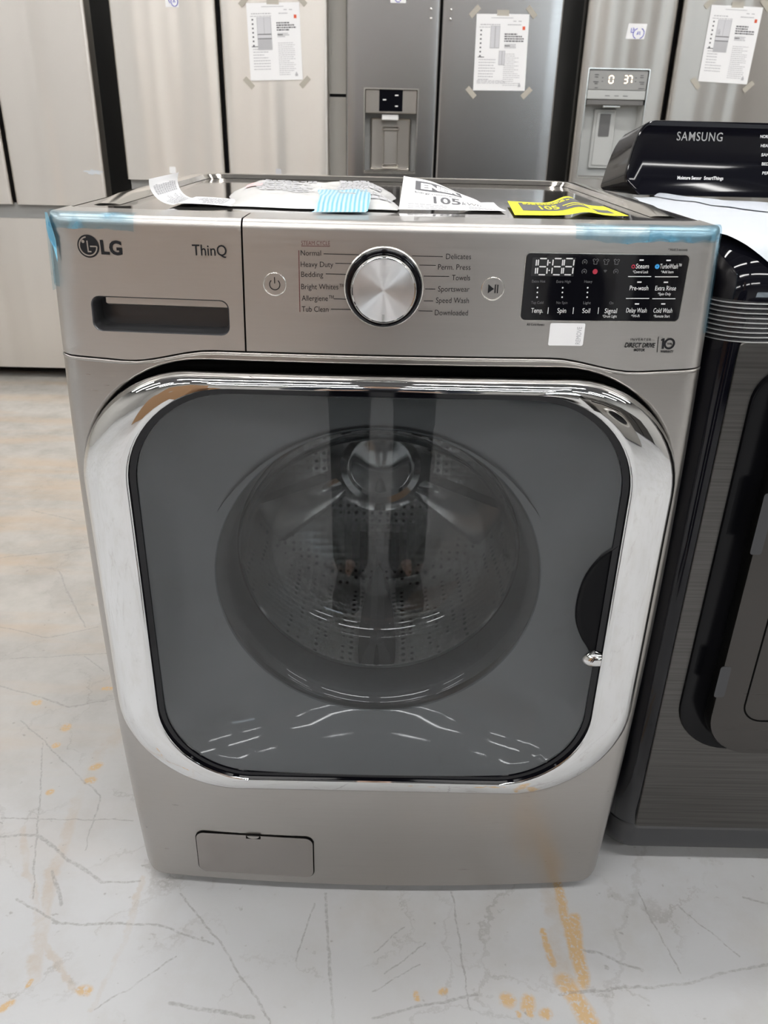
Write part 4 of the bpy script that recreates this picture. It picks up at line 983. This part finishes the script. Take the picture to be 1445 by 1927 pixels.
for k in range(13):
    z = .908 + .050 * k / 12; l = plan(-.003 - .0012 * (k % 2), z, .048, DY1 + .003); n_ = 27
    loops.append([(p[0], p[1], p[2] + .007 * max(0, (p[1] - .05)) * -1 + .006 * sin(p[0] * 9)) for p in l])
tag(MB().loft(loops).build('stretch_wrap', wm, None, angle=80), 'band of clear ribbed stretch wrap around the black dryer below its top', 'stretch wrap')

# ================================================================== THE ROW OF REFRIGERATORS
FY = 2.80                      # plane of their door fronts
def flat(y): return lambda x, z: y
def door_slab(name, parent, m, x0, x1, z0, z1, y=FY, d=0.06, r=0.010, cut=None):
    "a refrigerator door with rounded vertical edges"
    out = [(x0, y + d)]
    for k in range(7): a = radians(90 * k / 6); out.append((x0 + r - r * cos(a), y + r - r * sin(a)))
    n = 10
    for k in range(1, n): out.append((x0 + r + (x1 - x0 - 2 * r) * k / n, y))
    for k in range(7): a = radians(90 * k / 6); out.append((x1 - r + r * sin(a), y + r - r * cos(a)))
    out.append((x1, y + d))
    mb = MB().loft([[(x + (sg if False else 0), yy, z) for x, yy in out] for z, sg in ((z0, 0), (z0 + .003, 0), (z1 - .003, 0), (z1, 0))], True, True, True)
    o = mb.build(name, m, parent, angle=40)
    if cut: bool_cut(o, cut)
    return o
def cabinet(t, x0, x1, y0, y1, z1, m='fridge_dark'):
    MB().box(x0, x1, y0, y1, 0.05, z1, .004, 1).build('cabinet', m, t)
    MB().box(x0 + .01, x1 - .01, y0 + .03, y1 - .02, 0.018, 0.05).build('kick_plate', 'fridge_black', t, smooth=False)
    for x in (x0 + .06, x1 - .06): MB().lathe((x, y0 + .08, 0), [(.02, 0), (.02, .02)], 12, 'z', True, True).build('foot', 'black_satin', t)
def french(name, label, x0, xm, x1, m, zs, zd, top=1.78, gap=.008, y=FY, side='fridge_dark', dcut=None):
    t = thing(name, label, 'refrigerator', ((x0 + x1) / 2, y + .4, 0))
    cabinet(t, x0 + .004, x1 - .004, y + .085, y + .78, top, side)
    l = door_slab('left_door', t, m, x0, xm - gap, zs, top - .01, y, .075, .014, dcut); r = door_slab('right_door', t, m, xm + gap, x1, zs, top - .01, y, .075, .014)
    MB().box(xm - gap, xm + gap, y + .045, y + .09, zs, top - .02).build('door_mullion', 'fridge_black', t, smooth=False)
    f = door_slab('freezer_drawer', t, m, x0, x1, .055, zd, y, .075, .012)
    MB().box(x0 + .01, x1 - .01, y + .022, y + .09, zd - .005, zs + .005).build('drawer_pull_channel', 'grey_plastic', t, smooth=False)
    return t, l, r
# left-hand stainless refrigerator
fa, fal, far_ = french('refrigerator', 'stainless french door refrigerator at the far left behind the washer', -2.10, -1.632, -1.222, 'steel_mid', .785, .727)
# refrigerator with paper on its right door
fb, fbl, fbr = french('refrigerator', 'pale stainless french door refrigerator behind the left half of the washer', -1.125, -.692, -.252, 'steel_bright', .897, .84, side='fridge_side_pale')
# dark side-by-side with dispenser
t = thing('refrigerator', 'dark steel side by side refrigerator with dispenser, behind the middle of the washer', 'refrigerator', (.25, FY + .4, 0))
cabinet(t, -.176, .682, FY + .085, FY + .75, 1.77)
px0, px1 = -.103, .118; zc0, zc1 = .945, 1.266
fcl = door_slab('left_door', t, 'steel_dark', -.180, .1965, .075, 1.76, FY, .075, .010, [MB().box(px0, px1, FY - .02, FY + .060, zc0, zc1)])
fcr = door_slab('right_door', t, 'steel_dark', .2035, .686, .075, 1.76, FY, .075, .010)
MB().box(.195, .205, FY + .03, FY + .09, .08, 1.75).build('door_mullion', 'fridge_black', t, smooth=False)
disp_ = MB().box(px0 + .004, px1 - .004, FY + .004, FY + .058, 1.176, zc1 - .004, .002, 1).build('dispenser_panel', 'steel_warm', fcl)
MB().loft([[(x, y, z) for x, z in rrect(px0 + i_, px1 - i_, zc0 + i_, zc1 - i_, .004, 3)] for i_, y in ((-.003, FY + .001), (-.003, FY - .0025), (.002, FY - .0025), (.003, FY + .01))]).build('dispenser_frame', 'silver', fcl)
MB().box(-.042, .055, FY + .0015, FY + .006, 1.184, 1.264).build('touch_panel', 'black', fcl, smooth=False)
cs = lambda x, z: FY + .0012
mb = MB(); 
for x, z, w_ in ((.030, 1.243, .014), (-.020, 1.226, .014), (.030, 1.203, .012)): mb.box(x - w_ / 2, x + w_ / 2, FY + .0008, FY + .0014, z - .0022, z + .0022)
mb.build('touch_legend', 'white_print', fcl, smooth=False)
MB().grid([[(x, y, z) for x, y in ((px0 + .001, FY + .002), (px0 + .003, FY + .0595), (px1 - .003, FY + .0595), (px1 - .001, FY + .002))] for z in (zc0 + .001, 1.176)]).build('dispenser_cavity', 'grey_plastic', fcl)
bp_ = MB().loft([[(x, y, z) for x, z in rrect(-.078 + i_, .094 - i_, .958 + i_, 1.158 - i_, .006, 3)] for i_, y in ((0, FY + .059), (0, FY + .052), (.004, FY + .049), (.007, FY + .052))], True, False, True).build('dispenser_back', 'steel_warm', fcl)
MB().loft([[(x, y, z) for x, z in rrect(-.024 + i_, .042 - i_, .968 + i_, 1.126 - i_, .004, 3)] for i_, y in ((0, FY + .052), (.001, FY + .042), (.004, FY + .040), (.006, FY + .043))], True, False, True).build('dispenser_paddle', 'steel_warm', fcl)
for z in (1.118, .972): MB().tube([(x, FY + .040, zz) for x, zz in rrect(-.026, .044, z - .006, z + .006, .005, 3)], .0022, 6, True).build('paddle_ridge', 'silver', fcl)
MB().box(-.030, .040, FY + .012, FY + .05, 1.150, 1.172, .003, 1).build('water_spout', 'white_enamel', fcl)
MB().box(px0 + .002, px1 - .002, FY + .002, FY + .058, zc0, zc0 + .010, .002, 1).build('drip_tray', 'silver', fcl)
for i, (px, py) in enumerate(((811, 17), (811, 35), (848.5, 18), (847.5, 36))):
    p = atY(px, py, FY); MB().lathe((p.x, FY, p.z), [(.0052, .002), (.0052, -.003), (.004, -.0045), (.0005, -.005)], 16, cap1=True).build('handle_stud', 'silver', fcl if i < 2 else fcr)
# stainless french door with lit dispenser at the right
dz0, dz1 = .945, 1.357
fd, fdl, fdr = french('refrigerator', 'stainless french door refrigerator with lit 0 and 37 display behind the black dryer', .778, 1.146, 1.69, 'steel_warm', .80, .74, dcut=[MB().box(.812, 1.060, FY - .02, FY + .066, dz0, dz1)])
MB().loft([[(x, y, z) for x, z in rrect(.812 + i_, 1.060 - i_, dz0 + i_, dz1 - i_, .005, 3)] for i_, y in ((-.003, FY + .001), (-.003, FY - .002), (.001, FY - .002), (.002, FY + .01))]).build('dispenser_frame', 'silver', fdl)
MB().box(.815, 1.057, FY + .003, FY + .064, 1.281, dz1 - .003, .002, 1).build('dispenser_panel', 'grey_plastic', fdl)
MB().box(.815, 1.057, FY + .002, FY + .064, 1.247, 1.280, .002, 1).build('button_strip', 'grey_light', fdl)
MB().box(.817, 1.055, FY + .006, FY + .064, 1.226, 1.246, .002, 1).build('panel_lip', mat('lip_grey', (.16, .155, .15), .35), fdl)
MB().grid([[(x, y, z) for x, y in ((.813, FY + .002), (.822, FY + .0655), (1.050, FY + .0655), (1.059, FY + .002))] for z in (dz0 + .001, 1.228)]).build('dispenser_cavity', 'grey_light', fdl)
MB().loft([[(x, y, z) for x, z in rrect(.868 + i_, .962 - i_, .982 + i_, 1.212 - i_, .006, 3)] for i_, y in ((0, FY + .064), (0, FY + .056), (.003, FY + .054), (.005, FY + .056), (.012, FY + .056), (.013, FY + .052))], True, False, True).build('dispenser_paddle', 'grey_light', fdl)
MB().box(.893, .938, FY + .0495, FY + .053, 1.108, 1.194).build('paddle_pad', mat('pad_grey', (.13, .13, .13), .4), fdl, smooth=False)
MB().box(.890, .962, FY + .010, FY + .05, 1.217, 1.226, .002, 1).build('water_spout', 'silver', fdl)
MB().box(.815, 1.057, FY + .001, FY + .062, dz0, dz0 + .009, .002, 1).build('drip_tray', 'silver', fdl)
ds = lambda x, z: FY + .0028
mb = MB(); seg_digit(mb, 1147, 142.5, 1153, 156.5, 'abcdef', ds, .0030); seg_digit(mb, 1175, 142.5, 1180, 156.5, 'abcdg', ds, .0030); seg_digit(mb, 1183, 142.5, 1188, 156.5, 'abc', ds, .0030); mb.build('temperature_digits', 'digits', fdl)
LEG = ((.846, 1.336, .016), (.846, 1.327, .014), (.846, 1.310, .022), (.848, 1.303, .012), (.850, 1.288, .012), (.872, 1.325, .006), (.872, 1.312, .006)), \
    ((1.032, 1.336, .012), (1.032, 1.329, .014), (1.034, 1.312, .020), (1.036, 1.305, .014), (1.036, 1.289, .024), (1.008, 1.327, .006), (1.008, 1.314, .006)), ((.900, 1.260, .020), (.938, 1.260, .018), (.974, 1.260, .020))
for nm_, rows_ in zip(('left_legend', 'right_legend', 'button_legend'), LEG):
    mb = MB()
    for x, z, w_ in rows_: mb.box(x - w_ / 2, x + w_ / 2, FY + .0014, FY + .0029, z - .0012, z + .0012)
    mb.build(nm_, 'paper_dark', fdl, smooth=False)
# filler strip between the pale and the dark refrigerator
gz = atY(633, 179.5, 2.895).z
t = thing('filler_panel', 'narrow pale grey filler panel with a dark joint between the pale and dark refrigerators', 'panel', (-.216, 2.90, 0))
MB().box(-.2535, -.1785, 2.893, 2.905, 0, gz - .006).build('lower_strip', 'fridge_side_pale', t, smooth=False)
MB().box(-.2535, -.1785, 2.890, 2.905, gz + .006, 1.75).build('upper_strip', 'fridge_side_pale', t, smooth=False)
MB().box(-.2535, -.1785, 2.897, 2.905, gz - .0062, gz + .0062).build('joint', 'fridge_black', t, smooth=False)
qa = atY(176, 324, FY)
MB().loft([[(qa.x + r * cos(a) * (1 + .35 * sin(5 * a)) * 2.2, FY - yy, qa.z + r * sin(a) * .55 * (1 + .3 * cos(7 * a))) for a in [2 * pi * k / 40 for k in range(40)]] for r, yy in ((.016, .0002), (.016, .0006), (.004, .0008))], True, False, True).build('glue_residue', 'foam', far_)
# ------------------------------------------------------------------ papers on the refrigerator doors
def sheet_on(label, corners, kind):
    "a letter-size print-out taped to a door; corners: pixels upper left, upper right, lower right, lower left"
    P = [atY(*c, FY - .0012) for c in corners]
    def F(u, v):
        a = P[3].lerp(P[2], u); b_ = P[0].lerp(P[1], u); q = a.lerp(b_, v)
        return (q.x, q.y - .0012 - .003 * (sin(pi * u) * .5 + .5) * abs(2 * v - 1) * .3, q.z)
    t = tag(sheet_mesh(F, 6, 8).build('paper_sheet', 'paper', None), label, 'paper')
    G = lambda u, v: (lambda q: (q[0], q[1] - .0006, q[2]))(F(u, v)); H = lambda u, v: (lambda q: (q[0], q[1] - .0011, q[2]))(F(u, v))
    r_ = random.Random(hash(kind) % 97 if False else len(label))
    mb = MB()
    bar_uv(mb, G, .28, .70, .948, .955); bar_uv(mb, G, .70, .76, .905, .915); bar_uv(mb, G, .80, .86, .905, .915)
    text_rows(mb, G, .08, .50, .855, .875, 1, r_); text_rows(mb, G, .60, .86, .855, .875, 1, r_); text_rows(mb, G, .06, .46, .825, .840, 1, r_)
    text_rows(mb, G, .56, .78, .56, .62, 3, r_); mb.build('page_heading', 'paper_print', t, weld=False)
    mb = MB(); text_rows(mb, G, .08, .40, .13, .43, 8, r_, .28); mb.build('specification_text', 'paper_print', t, weld=False)
    mb = MB(); text_rows(mb, G, .56, .88, .06, .50, 17, r_, .28)
    if kind == 'C': text_rows(mb, G, .06, .62, .09, .14, 3, r_, .4)
    mb.build('description_text', 'paper_print', t, weld=False)
    mb = MB(); text_rows(mb, G, .55, .92, .64, .76, 4, r_, .55); mb.build('bold_print', 'paper_dark', t, weld=False)
    bar_uv(MB(), G, .56, .66, .585, .60).build('price_print', 'paper_dark', t); bar_uv(MB(), G, .06, .18, .44, .45).build('specification_heading', 'paper_dark', t)
    for k in range(7): bar_uv(MB(), G, .085, .115, .78 - .055 * k, .80 - .055 * k).build('thumbnail', 'paper_dark', t)
    mb = MB(); bar_uv(mb, G, .885, .935, .80, .845); mb.build('red_mark', 'orange', t)
    pic = mat('printed_picture', (.50, .50, .52), .7); pic2 = mat('printed_picture_light', (.66, .66, .69), .7)
    if kind == 'C':
        mb = MB(); bar_uv(mb, G, .28, .46, .56, .85); bar_uv(mb, G, .46, .58, .34, .53); mb.build('printed_picture', pic, t)
        mb = MB(); bar_uv(mb, H, .29, .36, .57, .845); bar_uv(mb, H, .38, .45, .57, .845); bar_uv(mb, H, .47, .515, .35, .525); bar_uv(mb, H, .53, .57, .35, .525); mb.build('printed_doors', pic2, t)
    else:
        mb = MB(); bar_uv(mb, G, .18, .45, .40, .82); mb.build('printed_picture', pic, t)
        mb = MB(); bar_uv(mb, H, .19, .31, .61, .815); bar_uv(mb, H, .32, .44, .61, .815); bar_uv(mb, H, .19, .44, .555, .595); mb.build('printed_doors', pic2, t)
        mb = MB(); bar_uv(mb, H, .18, .45, .598, .606); bar_uv(mb, H, .18, .45, .542, .550)
        if kind == 'D': bar_uv(mb, H, .20, .26, .63, .70)
        mb.build('printed_handles', 'paper_dark', t)
    mb = MB(); bar_uv(mb, G, .86, .91, .05, .085); bar_uv(mb, G, .875, .895, .085, .105); mb.build('corner_mark', 'paper_print', t)
    for u, v, a in ((0, 1, 45), (1, 1, -45), (0, 0, -45), (1, 0, 45), (.5, 1, 0)):
        c = Vector(F(u, v)); d = Vector((cos(radians(a)), 0, sin(radians(a)))); n = Vector((-d.z, 0, d.x)); w_ = .024; h_ = .010
        if u == .5: c += n * .004
        else: c += Vector((.008 * (1 if u else -1), 0, .008 * (1 if v else -1)))
        MB().loft([[tuple(c + d * (sx * w_) + n * (sy * h_) + Vector((0, yy, 0))) for sx, sy in ((-1, -1), (1, -1), (1, 1), (-1, 1))] for yy in (.0010, -.0002)], True, True, True).build('tape_strip', 'tape', t, smooth=False)
    return t
sheet_on('printed product page taped to the pale stainless refrigerator on the left', [(463, 6), (563, 4), (570, 150), (472, 152)], 'B')
sheet_on('printed product page taped to the dark steel refrigerator in the middle', [(897, 26), (996, 27), (987, 171), (890, 170)], 'C')
sheet_on('printed product page taped to the right door of the refrigerator behind the dryer', [(1339, 9), (1436, 14), (1405, 159), (1313, 153)], 'D')
def note(label, x0, y0, x1, y1, tilt, strokes):
    a, b_ = atY(x0, y0, FY), atY(x1, y1, FY)
    mb = MB().loft([[(x + tilt * (z - a.z), y, z) for x, z in rrect(a.x, b_.x, b_.z, a.z, .003, 3)] for y in (FY - .0004, FY - .0014)], True, False, True)
    o = tag(mb.build('sticky_note', 'paper', None), label, 'note')
    w_, h_ = b_.x - a.x, a.z - b_.z
    k = MB()
    for st in strokes: k.tube([(a.x + w_ * u + tilt * (-h_ * (1 - v)), FY - .0018, b_.z + h_ * v) for u, v in st], .0016, 5)
    k.build('handwriting', 'pen', o, weld=False)
    return o
arc = lambda cx, cy, r, a0, a1: [(cx + r * .8 * cos(radians(a0 + (a1 - a0) * k / 6)), cy + r * sin(radians(a0 + (a1 - a0) * k / 6))) for k in range(7)]
note('small white note with blue pen marks on the left door of the pale refrigerator', 310, -12, 337, 14, .02, [arc(.72, .42, .36, 100, 260), arc(.66, .42, .36, -80, 80), [(.25, .55), (.35, .3)], [(.6, .35), (.66, .6), (.74, .35)]])
note('small white note with blue pen on the top of the dark refrigerator', 735, -20, 764, 6, 0, [arc(.5, .3, .25, 0, 300), [(.3, .2), (.4, .5)], [(.62, .15), (.72, .45)]])
note('small white note with circled blue number on the refrigerator behind the dryer', 1183, 44, 1214, 74, .10, [[(.2, .7), (.22, .42), (.36, .45)], [(.3, .72), (.36, .60), (.28, .55)], arc(.62, .36, .34, 110, 250), arc(.66, .36, .34, -70, 70), [(.55, .28), (.60, .5), (.62, .3)], [(.68, .5), (.72, .28)]])
for lab, x, y, w_, m_ in (('tiny white square sticker low on the left door of the pale refrigerator', 325, 320, 13, 'paper'), ('tiny grey square sticker low on the right door of the pale refrigerator', 524, 323, 11, 'paper_print')):
    a, b_ = atY(x - w_ / 2, y - w_ / 2, FY), atY(x + w_ / 2, y + w_ / 2, FY)
    tag(MB().loft([[(xx, yy, z) for xx, z in rrect(a.x, b_.x, b_.z, a.z, .004, 3)] for yy in (FY - .0004, FY - .0012)], True, False, True).build('sticker', m_, None), lab, 'sticker')

# ================================================================== BEHIND THE PHOTOGRAPHER (seen in the reflections)
def carton(label, x, y, z, w_, d_, h_):
    t = thing('cardboard_box', label, 'box', (x, y, z), 'cartons behind the photographer')
    MB().box(x - w_ / 2, x + w_ / 2, y - d_ / 2, y + d_ / 2, z, z + h_, .004, 1).build('carton', 'carton', t)
    MB().box(x - .03, x + .03, y - d_ / 2 - .001, y + d_ / 2 + .001, z + h_ - .08, z + h_ + .001).build('packing_tape', 'tape', t, smooth=False)
    return t
carton('large brown cardboard box on the floor behind the photographer, left', -1.9, -3.4, 0, .8, .8, 1.0)
carton('brown cardboard box stacked on the large one behind the photographer', -1.9, -3.4, 1.002, .7, .7, .75)
carton('wide brown cardboard box next to the stacked pair behind the photographer', -.85, -3.6, 0, .9, .8, .95)
def appliance(label, x, y, w_, h_, m, turn=0, porthole=True):
    t = thing('washing_machine', label, 'washing machine', (x, y, 0)); t.rotation_euler = (0, 0, radians(turn))
    d_ = .7
    MB().box(x - w_ / 2, x + w_ / 2, y - d_ / 2, y + d_ / 2, .02, h_, .012, 2).build('cabinet', m, t)
    for sx in (-1, 1): MB().lathe((x + sx * w_ * .4, y + .25, 0), [(.02, 0), (.02, .03)], 12, 'z', True, True).build('foot', 'black_satin', t)
    if porthole:
        MB().lathe((x, y + d_ / 2, h_ * .52), [(.23, -.004), (.23, .03), (.20, .045), (.17, .04)], 40).build('door_ring', 'silver', t)
        MB().lathe((x, y + d_ / 2, h_ * .52), [(.175, .036), (.10, .046), (.001, .05)], 40).build('door_glass', 'black', t)
    MB().box(x - w_ * .45, x + w_ * .45, y + d_ / 2 - .002, y + d_ / 2 + .006, h_ - .13, h_ - .03).build('control_panel', 'black', t, smooth=False)
    return t
appliance('white front-load washer standing behind the photographer, right', 1.15, -2.9, .69, .98, 'white_enamel', 8)
appliance('grey washer standing behind the photographer, beside the white one', 2.0, -2.95, .69, 1.0, 'graphite', 4)
appliance('dark washer standing behind the photographer, in the middle', .25, -3.3, .69, 1.0, 'dryer_gloss', 0)
def far_fridge(x, m_, lb, grp=None):
    t = thing('refrigerator', lb, 'refrigerator', (x, -4.6, 0), grp)
    MB().box(x - .45, x + .45, -4.95, -4.3, .02, 1.72, .006, 1).build('cabinet', 'fridge_dark', t)
    for a, b_ in ((x - .45, x - .005), (x + .005, x + .45)): MB().box(a, b_, -4.3, -4.23, .7, 1.72, .01, 2).build('door', m_, t)
    MB().box(x - .45, x + .45, -4.3, -4.23, .04, .68, .01, 2).build('drawer', m_, t)
    return t
f0_ = far_fridge(.95, 'dryer_steel', 'black stainless refrigerator in the far row behind the photographer', 'dark refrigerators behind the photographer')
for k in range(1, 6):
    c = f0_.copy(); COL.objects.link(c); c.location.x += .97 * k
    for ch in list(f0_.children):
        d = ch.copy(); COL.objects.link(d); d.parent = c

# ------------------------------------------------------------------ the photographer, standing behind the phone
def skin(name, nodes, edges, m, parent, sub=2):
    "one continuous surface grown over a skeleton: nodes {key: (x, y, z, radius)}"
    keys = list(nodes); idx = {k: i for i, k in enumerate(keys)}
    me = bpy.data.meshes.new(name); off = world_off_p(parent)
    me.from_pydata([Vector(nodes[k][:3]) - off for k in keys], [(idx[a], idx[b_]) for a, b_ in edges], [])
    o = bpy.data.objects.new(name, me); COL.objects.link(o)
    sk = o.modifiers.new('skin', 'SKIN'); sk.use_smooth_shade = True; sk.branch_smoothing = .3
    if not me.skin_vertices:
        b = bmesh.new(); b.from_mesh(me); b.verts.layers.skin.verify(); b.to_mesh(me); b.free()
    for i, k in enumerate(keys):
        r = nodes[k][3]; r = r if isinstance(r, tuple) else (r, r)
        me.skin_vertices[0].data[i].radius = r; me.skin_vertices[0].data[i].use_root = (i == 0)
    sb = o.modifiers.new('sub', 'SUBSURF'); sb.levels = sub; sb.render_levels = sub
    bpy.context.view_layer.update()
    nm = bpy.data.meshes.new_from_object(o.evaluated_get(bpy.context.evaluated_depsgraph_get()))
    o.modifiers.clear(); o.data = nm; nm.materials.clear(); nm.materials.append(M[m] if isinstance(m, str) else m)
    for p in nm.polygons: p.use_smooth = True
    o.parent = parent
    return o
def world_off_p(p):
    off = Vector((0, 0, 0))
    while p: off += p.location; p = p.parent
    return off
M['skin'] = mat('skin', (.55, .36, .27), .5); M['trousers'] = mat('dark_trousers', (.012, .013, .018), .8); M['jacket'] = mat('navy_jacket', (.02, .025, .04), .75)
M['hair'] = mat('dark_hair', (.02, .015, .012), .5); M['shoe'] = mat('shoe_leather', (.035, .030, .028), .45); M['sole'] = mat('shoe_sole', (.5, .48, .44), .6)
person = thing('person', 'person in dark trousers and navy jacket holding up a phone, mirrored in the washer door', 'person', (0, -1.10, 0))
bn = {'pel': (0, -1.12, .95, (.14, .10)), 'bel': (0, -1.125, 1.08, (.135, .095)), 'che': (0, -1.14, 1.27, (.155, .10)), 'col': (0, -1.15, 1.40, (.10, .07)), 'nek': (0, -1.135, 1.475, .052),
      'jaw': (0, -1.105, 1.545, (.062, .072)), 'brw': (0, -1.10, 1.625, (.074, .090)), 'crn': (0, -1.11, 1.69, (.062, .075)), 'nos': (0, -1.005, 1.572, .013)}
be = [('pel', 'bel'), ('bel', 'che'), ('che', 'col'), ('col', 'nek'), ('nek', 'jaw'), ('jaw', 'brw'), ('brw', 'crn'), ('jaw', 'nos')]
pc = CAM - _fwd * .014 - _up * .052          # centre of the phone
for s_, t_ in ((-1, 'l'), (1, 'r')):
    hx = pc.x + s_ * .060
    bn.update({t_ + 'sho': (s_ * .185, -1.155, 1.385, .060), t_ + 'elb': (s_ * .255, -1.13, 1.11, .043), t_ + 'wri': (s_ * .110, -.985, 1.055, .028), t_ + 'plm': (hx + s_ * .012, pc.y - .022, pc.z - .010, (.030, .018)),
               t_ + 'hip': (s_ * .095, -1.11, .87, .088), t_ + 'kne': (s_ * .098, -1.065, .49, .058), t_ + 'ank': (s_ * .092, -1.095, .085, .030), t_ + 'toe': (s_ * .105, -.95, .036, (.022, .014))})
    be += [('che', t_ + 'sho'), (t_ + 'sho', t_ + 'elb'), (t_ + 'elb', t_ + 'wri'), (t_ + 'wri', t_ + 'plm'), ('pel', t_ + 'hip'), (t_ + 'hip', t_ + 'kne'), (t_ + 'kne', t_ + 'ank'), (t_ + 'ank', t_ + 'toe')]
    for k, (dz, ln) in enumerate(((.030, .9), (.010, 1.0), (-.010, .95), (-.029, .8))):
        a = Vector((hx + s_ * .006, pc.y - .004, pc.z - .004 + dz)); b_ = a + Vector((-s_ * .010, .024 * ln, .003)); c_ = b_ + Vector((-s_ * .018 * ln, .004, 0))
        bn.update({'%sf%da' % (t_, k): (*a, .0088), '%sf%db' % (t_, k): (*b_, .0082), '%sf%dc' % (t_, k): (*c_, .0068)})
        be += [(t_ + 'plm', '%sf%da' % (t_, k)), ('%sf%da' % (t_, k), '%sf%db' % (t_, k)), ('%sf%db' % (t_, k), '%sf%dc' % (t_, k))]
    bn.update({t_ + 'tha': (hx - s_ * .006, pc.y - .030, pc.z + .012, .011), t_ + 'thb': (hx - s_ * .030, pc.y - .028, pc.z + .026, .0085)}); be += [(t_ + 'plm', t_ + 'tha'), (t_ + 'tha', t_ + 'thb')]
skin('body', bn, be, 'skin', person)
tn = {'pel': (0, -1.12, .96, (.152, .112)), 'cro': (0, -1.115, .86, (.12, .095))}; te = [('pel', 'cro')]
for s_, t_ in ((-1, 'l'), (1, 'r')):
    tn.update({t_ + 'hip': (s_ * .095, -1.11, .80, .092), t_ + 'thi': (s_ * .099, -1.085, .64, .082), t_ + 'kne': (s_ * .100, -1.065, .48, .070), t_ + 'cal': (s_ * .098, -1.08, .28, .066), t_ + 'hem': (s_ * .096, -1.085, .0, .070)})
    te += [('cro', t_ + 'hip'), (t_ + 'hip', t_ + 'thi'), (t_ + 'thi', t_ + 'kne'), (t_ + 'kne', t_ + 'cal'), (t_ + 'cal', t_ + 'hem')]
skin('trousers', tn, te, 'trousers', person)
jn = {k: bn[k] for k in ('bel', 'che', 'col')}; jn = {'hem': (0, -1.12, .90, (.168, .128)), 'bel': (0, -1.125, 1.08, (.158, .118)), 'che': (0, -1.14, 1.27, (.175, .122)), 'col': (0, -1.148, 1.425, (.085, .075))}
je = [('hem', 'bel'), ('bel', 'che'), ('che', 'col')]
for s_, t_ in ((-1, 'l'), (1, 'r')):
    jn.update({t_ + 'sho': (s_ * .188, -1.155, 1.388, .074), t_ + 'elb': (s_ * .257, -1.13, 1.11, .058), t_ + 'cuf': (s_ * .135, -1.008, 1.063, .040)}); je += [('che', t_ + 'sho'), (t_ + 'sho', t_ + 'elb'), (t_ + 'elb', t_ + 'cuf')]
skin('jacket', jn, je, 'jacket', person)
skin('hair', {'a': (0, -1.125, 1.66, (.078, .088)), 'b': (0, -1.125, 1.705, (.066, .078)), 'c': (0, -1.165, 1.60, (.062, .045))}, [('a', 'b'), ('a', 'c')], 'hair', person)
for s_ in (-1, 1):
    MB().lathe((s_ * .032, -1.017, 1.628), [(.0005, -.0), (.008, .002), (.011, .008)], 16).build('eye', 'white_enamel', person)
    sh = []
    for y, w_, h_ in ((-1.135, .030, .065), (-1.125, .036, .090), (-1.07, .037, .100), (-1.0, .042, .072), (-.93, .045, .055), (-.88, .040, .046), (-.862, .020, .034)):
        sh.append([(s_ * .102 + w_ * cos(a), y, max(.018, .02 + (h_ - .02) * sin(a))) for a in [2 * pi * k / 20 for k in range(20)]])
    so_ = MB().loft(sh, True, True, True).build('shoe', 'shoe', person)
    MB().loft([[(s_ * .102 + w_ * c_, y, z) for w_, y in ((.032, -1.137), (.038, -1.10), (.038, -1.04), (.046, -.95), (.044, -.89), (.018, -.858))] + [(s_ * .102 - w_ * c_, y, z) for w_, y in reversed(((.032, -1.137), (.038, -1.10), (.038, -1.04), (.046, -.95), (.044, -.89), (.018, -.858)))] for z, c_ in ((0, .97), (.004, 1), (.02, 1))], True, True, True).build('sole', 'sole', so_)
ph = MB()
def pq(u, v, w_): q = pc + _right * u + _up * v + _fwd * w_; return (q.x, q.y, q.z)
ph.loft([[pq(x, z, w_) for x, z in rrect(-.0375 + i_, .0375 - i_, -.075 + i_, .075 - i_, .011, 5)] for w_, i_ in ((-.0045, .001), (-.0035, 0), (.0025, 0), (.0035, .001))], True, True, True)
phone = tag(ph.build('phone', 'black_satin', None), 'dark phone held up in both hands by the person in the navy jacket', 'phone')
